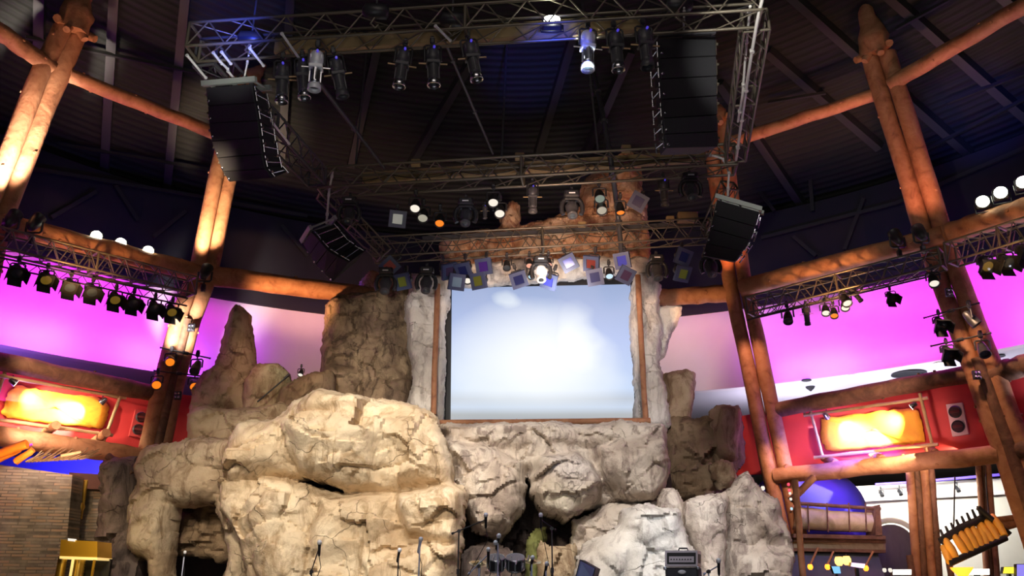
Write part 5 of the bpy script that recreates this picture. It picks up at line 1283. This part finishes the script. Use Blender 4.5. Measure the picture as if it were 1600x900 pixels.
fs = [(k_*nA+i, k_*nA+i+1, (k_+1)*nA+i+1, (k_+1)*nA+i) for k_ in range(4) for i in range(nA-1)]+[tuple(range(nA-1,-1,-1)), tuple(range(4*nA, 5*nA))]+[(k_*nA+nA-1, k_*nA, (k_+1)*nA, (k_+1)*nA+nA-1) for k_ in range(4)]
mb.add(vs, fs); mb.part('skin', ARC, ar, True)
mb = MB(); R_ = arch_pts(W_*1.28, H, 31); mb.tube([p-Vector((0,.05,0)) for p in R_], .085, 8); mb.part('rim', RIM, ar, True)
# yellow tube chandelier
YT = noisy('amber_tube', [(.3,(.75,.33,.03)),(.7,(.95,.52,.05))], ns=2, rough=.5, bump=.1); Yc_ = 21.5
ch = thing('tube_canopy', 'slanting canopy of ten amber tubes with a dark spiked top, right of the thick column', 'canopy', P(1520,850,Yc_))
tb = [((1474,855),(1484,878)),((1476,842),(1494,873)),((1490,836),(1512,868)),((1500,831),(1520,864)),((1509,826),(1528,861)),((1519,824),(1536,857)),((1530,822),(1543,853)),((1531,818),(1552,850)),((1540,812),(1560,846)),((1550,806),(1570,838))]
for a, b in tb:
    mb = MB(); mb.tube([P(*a,Yc_+.3), P((a[0]+b[0])/2+1,(a[1]+b[1])/2,Yc_), P(*b,Yc_-.2)], [.075,.105,.085], 10); mb.part('tube', YT, ch, True)
mb = MB(); mb.tube([P(1470,846,Yc_+.3), P(1500,826,Yc_+.3), P(1545,806,Yc_+.3)], .10, 8); mb.tube([P(1528,793,Yc_+.2), P(1578,835,Yc_+.1)], .07, 8); mb.tube([P(1484,880,Yc_-.2), P(1572,840,Yc_-.2)], .08, 8); mb.part('frame', BLK2, ch, True)
mb = MB()
for i in range(8): x = 1474+i*8.3; y = 846-i*5.2; mb.tube([P(x+3,y,Yc_+.3), P(x-5,y-19,Yc_+.3)], [.055,.03], 6)
mb.part('spikes', BLK2, ch, True)
mb = MB(); mb.tube([P(1545,806,Yc_+.3), P(1540,745,Yc_+.8)], .02, 6); mb.tube([P(1490,836,Yc_+.3), P(1492,745,Yc_+.8)], .02, 6); mb.part('hanging_cable', BLK2, ch, True)
mb = MB(); p = P(1503,890,Yc_); mb.lathe([(.03,-.22),(.12,-.14),(.24,.0),(.26,.05),(.22,.05)], Matrix.Translation(p), 20); mb.lathe([(.04,-p.z),(.04,-.2)], Matrix.Translation(p), 10)
solo('bowl_lamp', mb, EMO, 'orange glowing bowl under the amber tube canopy', 'lamp')
for i, (a, b, l) in enumerate([((1550,813),(1595,808),'topmost orange-lit log behind the amber tube canopy'), ((1556,820),(1592,817),'middle orange-lit log behind the amber tube canopy'), ((1560,828),(1590,818),'lowest slanting orange-lit log behind the amber tube canopy')]):
    mb = MB(); logbar(mb, [P(*a,24.5), P(*b,24.5)], .09, n=8, seg=10, sd=60+i); solo('log_rail', mb, LOG, l, 'log')
for x, y, l in [(1376,764,'leftmost small dark spotlight on the white wall at the right'), (1405,762,'small dark spotlight on the white wall left of the thick column'), (1495,757,'small dark spotlight on the white wall right of the thick column'), (1342,771,'small dark lamp at the left end of the white wall')]:
    lamp('par_dark', l, x, y-1, Yw-.5, s=.5)
mb = MB(); mb.box(P(1436,731,23.2), (.3,.1,.12), bev=.02); mb.box(P(1436,731,23.15), (.2,.05,.06)); solo('camera_box', mb, CHAR, 'little dark box at the top of the thick log column', 'box')

# ================================================================ concourse on the left
STN = mat('stacked_stone', (.3,.25,.2), .85); b_ = STN.node_tree.nodes['Principled BSDF']; mp_ = coords(STN, world=True); sp = nd(STN, 'ShaderNodeSeparateXYZ'); lk(STN, mp_.outputs[0], sp.inputs[0])
cb = nd(STN, 'ShaderNodeCombineXYZ'); lk(STN, sp.outputs[0], cb.inputs[0]); lk(STN, sp.outputs[2], cb.inputs[1])
def brick(sc, w, h_, off):
    bk = nd(STN, 'ShaderNodeTexBrick', offset=off); bk.inputs['Scale'].default_value = sc; bk.inputs['Brick Width'].default_value = w; bk.inputs['Row Height'].default_value = h_; bk.inputs['Mortar Size'].default_value = .012
    bk.inputs['Mortar Smooth'].default_value = .3; bk.inputs['Bias'].default_value = 0
    bk.inputs['Color1'].default_value = (.0,.0,.0,1); bk.inputs['Color2'].default_value = (1,1,1,1); bk.inputs['Mortar'].default_value = (.1,.1,.1,1); lk(STN, cb.outputs[0], bk.inputs['Vector']); return bk
b1_ = brick(1.0, .37, .075, .37)
nz_ = nd(STN, 'ShaderNodeTexNoise', Scale=3.0, Detail=6); lk(STN, mp_.outputs[0], nz_.inputs['Vector'])
ad = nd(STN, 'ShaderNodeMix', data_type='RGBA'); ad.inputs['Factor'].default_value = .5; lk(STN, b1_.outputs['Color'], ad.inputs[6]); lk(STN, nz_.outputs['Fac'], ad.inputs[7])
r_ = ramp(STN, ad.outputs[2], [(.15,(.05,.042,.036)),(.3,(.15,.125,.105)),(.45,(.24,.20,.165)),(.6,(.30,.20,.135)),(.75,(.20,.18,.16)),(.9,(.33,.28,.22))]); lk(STN, r_.outputs[0], b_.inputs['Base Color'])
bp_ = nd(STN, 'ShaderNodeBump', Strength=1.0, Distance=.06); lk(STN, ad.outputs[2], bp_.inputs['Height']); lk(STN, bp_.outputs[0], b_.inputs['Normal'])
Y1 = 21.0
q = [P(-60,960,Y1), P(103,960,Y1+.6), P(113,742,Y1+.6), P(-60,718,Y1)]; q[0].z = q[1].z = 0; slab('wall_stone', q, .6, STN, 'structure')
q = [P(95,960,Y1+1.6), P(170,960,Y1+1.6), P(170,755,Y1+1.6), P(95,752,Y1+1.6)]; q[0].z = q[1].z = 0; slab('wall_stone_recess', q, .4, STN, 'structure')
q = [P(108,762,Y1+1.3), P(175,766,Y1+1.3), P(175,742,Y1+1.3), P(108,738,Y1+1.3)]; slab('trim_41', q, .5, noisy('dark_red_trim', [(.3,(.05,.014,.01)),(.7,(.09,.025,.015))], ns=2), 'structure')
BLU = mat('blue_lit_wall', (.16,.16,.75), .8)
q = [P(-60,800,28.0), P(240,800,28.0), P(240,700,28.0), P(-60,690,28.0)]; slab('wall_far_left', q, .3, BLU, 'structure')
# dark drape-like post and red patch
q = [P(164,960,22.6), P(212,960,22.6), P(212,715,22.6), P(166,718,22.6)]; q[0].z = q[1].z = 0; slab('wall_dark_return', q, .3, noisy('maroon_paint', [(.3,(.05,.018,.018)),(.7,(.08,.028,.026))], ns=1.5), 'structure')
# golden kiosk
GOLD = mat('gold_panel', (.85,.50,.06), .25, .6); GOLDE = mat('gold_lit_edge', (.9,.7,.3), .3, emit=(1,.7,.25), es=.8); COIL = mat('gold_reel', (.65,.42,.08), .3, .8)
Yk = 19.0
kb = P(122,900,Yk); ks = thing('gold_kiosk', 'gold machine with a bright lid and ribbed reels at the foot of the stone wall', 'kiosk', (kb.x, Yk+.3, 0))
f = [P(93,870,Yk), P(152,872,Yk), P(152,846,Yk), P(95,843,Yk)]; mb = MB(); mb.hexa(f+[p+Vector((0,.7,0)) for p in f]); mb.part('lid', GOLD, ks, True)
f = [P(93,873,Yk-.02), P(152,875,Yk-.02), P(152,871,Yk-.02), P(93,869,Yk-.02)]; mb = MB(); mb.hexa(f+[p+Vector((0,.72,0)) for p in f]); mb.part('lit_edge', GOLDE, ks, True)
for x, r in ((95,.10),(122,.13)):
    p = P(x,890,Yk+.3); mb = MB(); pr = []
    zz = p.z+.28
    for i in range(36): pr.append((r*(1.0 if i % 2 else .9), zz-.03*i))
    mb.lathe(pr[::-1], Matrix.Translation((p.x,p.y,0)), 18); mb.part('ribbed_reel', COIL, ks, True)
for x in (108,142):
    p = P(x,900,Yk); mb = MB(); h_ = P(x,872,Yk).z; mb.box((p.x,Yk+.05,h_/2), (.05,.05,h_), bev=.01); mb.part('upright', GOLDE if x == 108 else GOLD, ks, True)
mb = MB(); h_ = P(122,872,Yk).z; mb.box((kb.x,Yk+.6,h_/2), (.8,.1,h_)); mb.part('back_panel', BLK2, ks, True)
f = [P(106,845,Yk-.04), P(116,846,Yk-.04), P(116,842,Yk-.04), P(106,841,Yk-.04)]; mb = MB(); mb.hexa(f+[p+Vector((0,.1,0)) for p in f]); mb.part('lamp', L_WHITE, ks, True)
mb = MB(); p = P(121,755,21.9); mb.box((p.x,22.3,P(121,778,21.9).z), (.14,.08,1.0), bev=.02); mb.lathe([(.09,-.1),(.12,0),(.09,.1)], Matrix.Translation((p.x,22.25,P(121,790,21.9).z)), 12)
solo('wall_sconce', mb, COIL, 'dull gold upright lamp on the recessed stone wall above the gold machine', 'lamp')
# orange-lit logs and branches under the lower left log
EORG = mat('orange_lit_log', (.95,.30,.03), .5)  # orange light on these logs is put into their colour
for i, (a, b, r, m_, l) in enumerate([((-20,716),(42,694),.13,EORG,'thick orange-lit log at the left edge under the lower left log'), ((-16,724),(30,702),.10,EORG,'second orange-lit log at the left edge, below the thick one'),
        ((24,722),(52,703),.10,EORG,'short bumpy orange-lit log left of the branches'), ((-5,722),(50,694),.035,mat('violet_pole', (.35,.05,.55), .5, emit=(.4,.02,.6), es=.2),'thin violet pole lying along the orange logs')]):
    mb = MB(); logbar(mb, [P(*a,20.0+.2*i), P(*b,20.0+.2*i)], r*.8, n=12, seg=10, sd=80+i, rough=.3); solo('lit_log', mb, m_, l, 'log')
mb = MB(); rnd = random.Random(5)
for i in range(26):
    x = 40+i*3.6; mb.tube([P(x,722-i*.2,20.6), P(x+24+rnd.uniform(-6,10),703+rnd.uniform(-4,7),20.5+rnd.uniform(-.2,.4))], [.03,.012], 5)
tag(solo('dry_branches', mb, noisy('dry_twig', [(.3,(.10,.06,.03)),(.7,(.30,.20,.09))], ns=4), 'bundle of dry branches under the lower left log, above the stone wall', 'branches'), kind='stuff')
mb = MB(); f = [P(20,724,21.4), P(80,727,21.4), P(84,733,21.4), P(20,726,21.4)]
mb = MB(); logbar(mb, [P(96,712,20.4), P(128,706,20.4)], .04, n=8, seg=8, sd=91); solo('bamboo_stick', mb, BAM, 'pale yellow stick poking out over the blue patch at the left', 'stick')
mb = MB(); logbar(mb, [P(168,712,21.3), P(205,742,21.3)], .09, n=10, seg=10, sd=93); solo('log_brace', mb, LOGD, 'dark slanting brace under the right end of the lower left log', 'log')
# ================================================================ light
W = bpy.data.worlds.new('hall_dark'); S.world = W; W.use_nodes = True
W.node_tree.nodes['Background'].inputs[0].default_value = (.5,.55,.7,1); W.node_tree.nodes['Background'].inputs[1].default_value = .006
def spot(loc, to, col, e, ang=40, blend=.6, r=.25, name='stage_spot'):
    l = bpy.data.lights.new(name, 'SPOT'); l.color = col; l.energy = e; l.spot_size = math.radians(ang); l.spot_blend = blend; l.shadow_soft_size = r
    o = bpy.data.objects.new(name, l); COL.objects.link(o); o.location = loc
    o.rotation_euler = (Vector(to)-Vector(loc)).to_track_quat('-Z', 'Y').to_euler(); return o
def area(loc, to, col, e, sx, sy, name='wash_light', spread=180):
    l = bpy.data.lights.new(name, 'AREA'); l.shape = 'RECTANGLE'; l.size = sx; l.size_y = sy; l.color = col; l.energy = e; l.spread = math.radians(spread)
    o = bpy.data.objects.new(name, l); COL.objects.link(o); o.location = loc
    o.rotation_euler = (Vector(to)-Vector(loc)).to_track_quat('-Z', 'Y').to_euler(); return o
def hall(a, R, z): a = math.radians(a); return Vector((R*math.sin(a), YC+R*math.cos(a), z))
# magenta cove washes on the back wall
MAG = (1.0,.015,1.0); 
for a in (-82,-70,-58,-46,-36, 33,43,54,66,78,90):
    area(hall(a,16.6,ZB1-.05), hall(a,17.9,ZB0+.9), MAG, (106 if abs(a) > 37 else 22), 2.8, .12, 'cove_wash', 130)
VIO = (.42,.08,1.0)
for a in (-72,-50,-38, 33,57): area(hall(a,16.8,ZB0+.35), hall(a,17.9,ZB0+.5), VIO, 45, 2.4, .1, 'cove_violet', 120)
for a, e in ((-27,15),(-18,16),(18,18),(25,20)): area(hall(a,16.6,ZB1-.05), hall(a,17.9,ZB0+1.0), (1,.42,.36), e, 2.6, .12, 'cove_peach')
area(hall(-29.5,17.1,ZB0+1.3), hall(-29.5,17.9,ZB0+1.3), (.45,.05,1), 10, .3, 1.6, 'cove_violet'); area(hall(28.5,17.1,ZB0+1.2), hall(28.5,17.9,ZB0+1.2), (.45,.05,1), 12, .3, 1.8, 'cove_violet')
area(hall(42,19.3,CZ+4.6), hall(42,19.3,ZB0), (.80,.80,1), 260, 8, 1, 'soffit_light'); area(hall(-58,19.3,CZ+4.6), hall(-58,19.3,ZB0), (.30,.12,1), 200, 8, 1, 'soffit_light'); area(hall(62,19.3,CZ+4.6), hall(62,19.3,ZB0), (.80,.80,1), 260, 8, 1, 'soffit_light')
# rocks
spot((-4.8,8.0,8.2), (-4.2,20,2.8), (1.0,.85,.66), 4300, 50, .7, .35)
spot((-1.5,10.5,12.0), (-1.8,20,3.0), (1.0,.89,.75), 3000, 54, .7, .35)
spot((0.8,11.0,11.8), (1.9,20.5,2.8), (1.0,.93,.88), 3900, 50, .7, .35)
spot((3.6,9.0,8.4), (3.7,19,2.6), (.86,.93,1.0), 2600, 20, .6, .2)
spot((6.0,9.5,8.4), (6.2,20,2.6), (1.0,.88,.84), 1900, 34, .7, .3)
spot((1.0,9.0,8.0), (1.5,21,4.5), (.35,.55,1.0), 1000, 7, .8, .2)
spot((-2.6,7,5.0), (-3.2,24,8.0), (1,.9,.82), 6000, 18, .7, .3); spot((3.4,7,5.0), (4.1,24,8.0), (1,.92,.88), 6000, 18, .7, .3)
spot((1,17.5,9.3), (1.5,25,11.3), (1.0,.62,.40), 1400, 75, .8, .3); spot((3.5,16,9.0), (3.0,25.5,12.5), (1.0,.5,.25), 500, 40, .8, .3)
spot((1.5,21.2,9.2), (1.2,24.2,9.6), (1,.85,.75), 420, 120, .8, .3)
spot((-6.5,14,10.5), (-5.6,24,7.6), (1,.74,.48), 1300, 34, .8, .3)
spot((-6.0,20.5,8.6), (-7.3,23,7.6), (1,.5,.4), 60, 50, .8, .3)
spot((-6.0,21,9.5), (-6.6,22.7,6.6), (.2,1,.75), 60, 25, .8, .1)
spot((1.2,14,8), (.9,22.2,2.4), (.6,1,.2), 180, 10, .6, .1)
spot((-2.0,2.0,7.0), (-3.2,20,2.8), (1,.84,.66), 1200, 30, .8, .5); spot((-7.5,8,6.5), (-7.6,21,4.2), (1,.82,.62), 1500, 30, .9, .3); spot((2.0,2.0,7.0), (3.2,20,2.8), (1,.92,.90), 700, 28, .8, .5)
spot((-1.0,12.6,12.0), (-1.2,14.2,2.6), (.75,.85,1), 1500, 34, .8, .1); spot((0.3,13.6,12), (-.1,15.6,2.0), (.9,.95,1), 900, 16, .8, .1); spot((3.2,11.6,12.0), (3.3,13.4,2.2), (.75,.82,1), 800, 22, .8, .1)
# posts
def up(px, py, tx, ty, col, e, ang=50, dR=-1.3, dT=0):
    spot(cone(px, py, dR=dR), cone(tx, ty, dR=dT), col, e, ang, .7, .12, 'post_uplight')
up(-5,340,30,220,(1,.84,.72),5200,34); up(0,345,95,60,(1,.6,.4),500,40)
up(308,425,335,330,(1,.72,.48),2400,42); up(262,540,290,510,(1,.9,.82),1500,46,-1.8)
up(1140,450,1128,330,(1,.32,.12),420,60); up(1240,640,1215,760,(1,.60,.40),520,50,-1.8); up(1160,470,1180,600,(1,.50,.34),420,46,-2.0)
up(1440,370,1410,200,(1,.38,.24),420,70,-1.8); up(1450,420,1570,640,(1,.58,.36),620,56,-2.2)
up(1350,330,1270,185,(1,.42,.26),620,50,-2.5); up(1520,330,1540,60,(1,.5,.35),420,50,-2.0)
up(200,330,210,160,(1,.46,.28),520,70,-2.0); up(-20,200,30,60,(1,.5,.35),160,80,-1.5)
# ring logs
up(420,540,470,447,(1,.50,.22),1100,64,-2.6); up(1080,540,1090,455,(1,.5,.2),220,50,-2.5); up(1300,500,1290,405,(1,.46,.18),520,70,-2.5); up(120,460,140,375,(1,.5,.2),420,70,-2.5)
up(1550,430,1550,335,(1,.5,.2),160,60,-2.5)
# lamps over the hides
def hidelamp(px, py, tx, ty, e): spot(cone(px, py, dR=.0), cone(tx, ty, dR=.5), (1.0,.88,.60), e, 72, 1.0, .04, 'hide_lamp')
hidelamp(30,604,80,642,1300); hidelamp(151,632,98,652,1700); hidelamp(-20,610,-20,650,120)
hidelamp(1298,652,1340,686,1200); hidelamp(1417,641,1366,674,1500)
spot(cone(100,720,dR=-3), cone(90,665,dR=.5), (1,.6,.5), 300, 62, .5, .3, 'fascia_wash'); spot(cone(1360,760,dR=-3.5), cone(1370,705,dR=.5), (1,.66,.58), 420, 74, .5, .3, 'fascia_wash')
spot(cone(60,640,dR=-1.2), cone(70,694,dR=-.1), (1,.78,.6), 260, 110, .8, .1, 'log_light'); spot(cone(60,520,dR=-1.6), cone(90,580,dR=.1), (1,.66,.45), 200, 80, .8, .1, 'log_light'); spot(cone(1370,560,dR=-2.2), cone(1375,612,dR=.1), (1,.62,.42), 160, 80, .8, .1, 'log_light'); up(215,800,252,670,(1,.55,.36),260,50,-1.5)
# blue beams up into the roof
for (px, py, lx, e) in ((372,20,-4,1000),(825,90,1,800),(1530,175,6,700)):
    spot((lx,10,9), onroof(px, py), (.05,.09,1.0), e*9, 14, .9, .3, 'roof_beam')
for a in (-45,-20,25,45): area(hall(a,15.5,ZB1+.2), hall(a,18.4,ZB1+1.5), (.10,.06,1.0), 26, 3, .2, 'violet_spill')
# soft unseen fill lights, added to lift the whole hall
area((0,2,16), (0,18,4), (1,.86,.78), 260, 8, 5, 'overhead_fill')
area((0,3,3.2), (0,20,14), (.95,.92,1.0), 90, 8, 2, 'low_fill')
# rig fixtures catch white light
spot(onZ(420,150,ZN-4), onZ(480,110,ZN-.4), (1,1,1), 60, 60, .8, .1); spot(onZ(1100,60,ZN-1.5)+Vector((0,-1.5,0)), onZ(1170,60,ZN-.8), (1,.97,.9), 700, 50, .8, .1); spot(onZ(325,150,ZN-3.5), onZ(350,92,ZN-.35), (1,1,.9), 700, 24, .8, .1)
spot((0.7,18.5,8.6), P(845,415,21.8), (1,1,1), 700, 9, .5, .05)
spot(P(917,150,13), onZ(917,70,ZN-.5), (.95,1,1), 1100, 13, .6, .05)
spot((0,14,6.5), (0.5,22,11.2), (.55,.58,1.0), 520, 46, .8, .3)
spot((0,12,5), (0,21,12.4), (1,.82,.5), 520, 50, .8, .3)
# concourse
area((12.2,27.2,CZ+3.9), (12.5,29.0,4.2), (1,.96,.86), 620, 7, .3, 'wall_washer')
area((9.7,23.5,CZ+3.9), (9.5,27.5,4.0), (.12,.08,1.0), 150, 2, 1, 'dome_light'); area(hall(29,19.3,CZ+4.6), hall(29,19.3,ZB0), (.80,.75,1), 110, 3, 1, 'soffit_light')
area((10.8,22.5,CZ+3.5), (10.8,25,2.5), (1,.72,.45), 90, 4, .5, 'balcony_light')
spot(P(1510,960,19.5), P(1520,850,21.5), (1,.62,.2), 130, 60, .8, .1); spot(P(1440,850,20.5), P(1440,820,23.5), (1,.6,.5), 90, 90, .8, .2)
area(P(130,745,26.5), P(130,735,28.0), (.1,.08,1), 160, 3, .5, 'blue_wash')
spot(P(40,700,18.6), P(40,820,21.0), (1,.72,.42), 260, 110, .9, .3, 'stone_light')
spot(P(0,740,18.8), P(20,710,20.2), (1,.35,.08), 70, 90, .9, .1)
spot(P(120,835,17.8), P(120,858,19.0), (1,.7,.2), 50, 100, .8, .1)

# ================================================================ camera
cam = bpy.data.cameras.new('camera'); cam.sensor_width = 36; cam.lens = F/1600*36; cam.clip_end = 200
co = bpy.data.objects.new('camera', cam); COL.objects.link(co); co.location = (0,0,CZ); co.rotation_euler = (math.pi/2+TH, 0, 0); S.camera = co
vs_ = S.view_settings; S.display_settings.display_device = 'sRGB'; vs_.view_transform = 'Standard'; vs_.look = 'None'; vs_.exposure = 0; vs_.gamma = 1; vs_.use_curve_mapping = False
S.cycles.use_denoising = True
S.cycles.max_bounces = 5; S.cycles.diffuse_bounces = 3; S.cycles.glossy_bounces = 3
S.cycles.sample_clamp_indirect = 4

GROUPS = {'bulb': 'coloured bulbs by the right post', 'rock': 'rocks of the stage set', 'log_beam': 'logs joining the posts', 'log_post': 'paired log posts round the hall', 'log_stub': 'cut log ends over the lower logs', 'lighting_truss': 'trusses carrying the lamps',
 'zoom_spotlight': 'zoom spotlights on the trusses', 'round_lamp': 'round lamps', 'colour_scroller_lamp': 'lamps with square colour frames', 'moving_head_light': 'moving head lights of the rig', 'barn_door_lamp': 'black barn-door lamps',
 'floodlight': 'glaring floodlights', 'line_array_speaker': 'hanging loudspeaker arrays', 'microphone_stand': 'microphone stands on the stage', 'suspension_cable': 'dark cables holding the rig', 'hoist_cable': 'cables holding the loudspeakers',
 'cable_bundle': 'pale cables at the right of the rig', 'chain_motor': 'chain motors in the near truss', 'pipe_bar': 'pale bars at the left of the rig', 'lamp_bar': 'crossbars on the posts', 'socket_box': 'socket boxes on the posts',
 'junction_box': 'tan boxes on the trusses', 'cable_tray': 'trays along the trusses', 'pipe_ladder': 'flat ladder trusses', 'picture_lamp': 'lamps over the glowing hides', 'downlight': 'soffit downlights', 'ceiling_disc': 'dark discs in the soffit',
 'vent_panel': 'vent panels on the red fascia', 'stretched_hide': 'glowing hides', 'bamboo_lattice': 'bamboo frames round the hides', 'slim_log': 'slim logs round the screen', 'log_column': 'log columns beyond the right posts', 'arm_lamp': 'orange lamps under the balcony',
 'cup_lamp': 'cup lamps', 'globe_lamp': 'tiny globe lamps', 'light_box': 'white light boxes', 'game_screen': 'lit game screens', 'light_sign': 'lit signs', 'log_rail': 'orange logs behind the tube canopy', 'lit_log': 'orange logs at the left edge', 'log_brace': 'slanting log braces'}
for o in list(COL.objects):
    if o.parent is None and 'label' in o and 'group' not in o:
        st_ = o.name.split('.')[0]
        if st_ in GROUPS: o['group'] = GROUPS[st_]
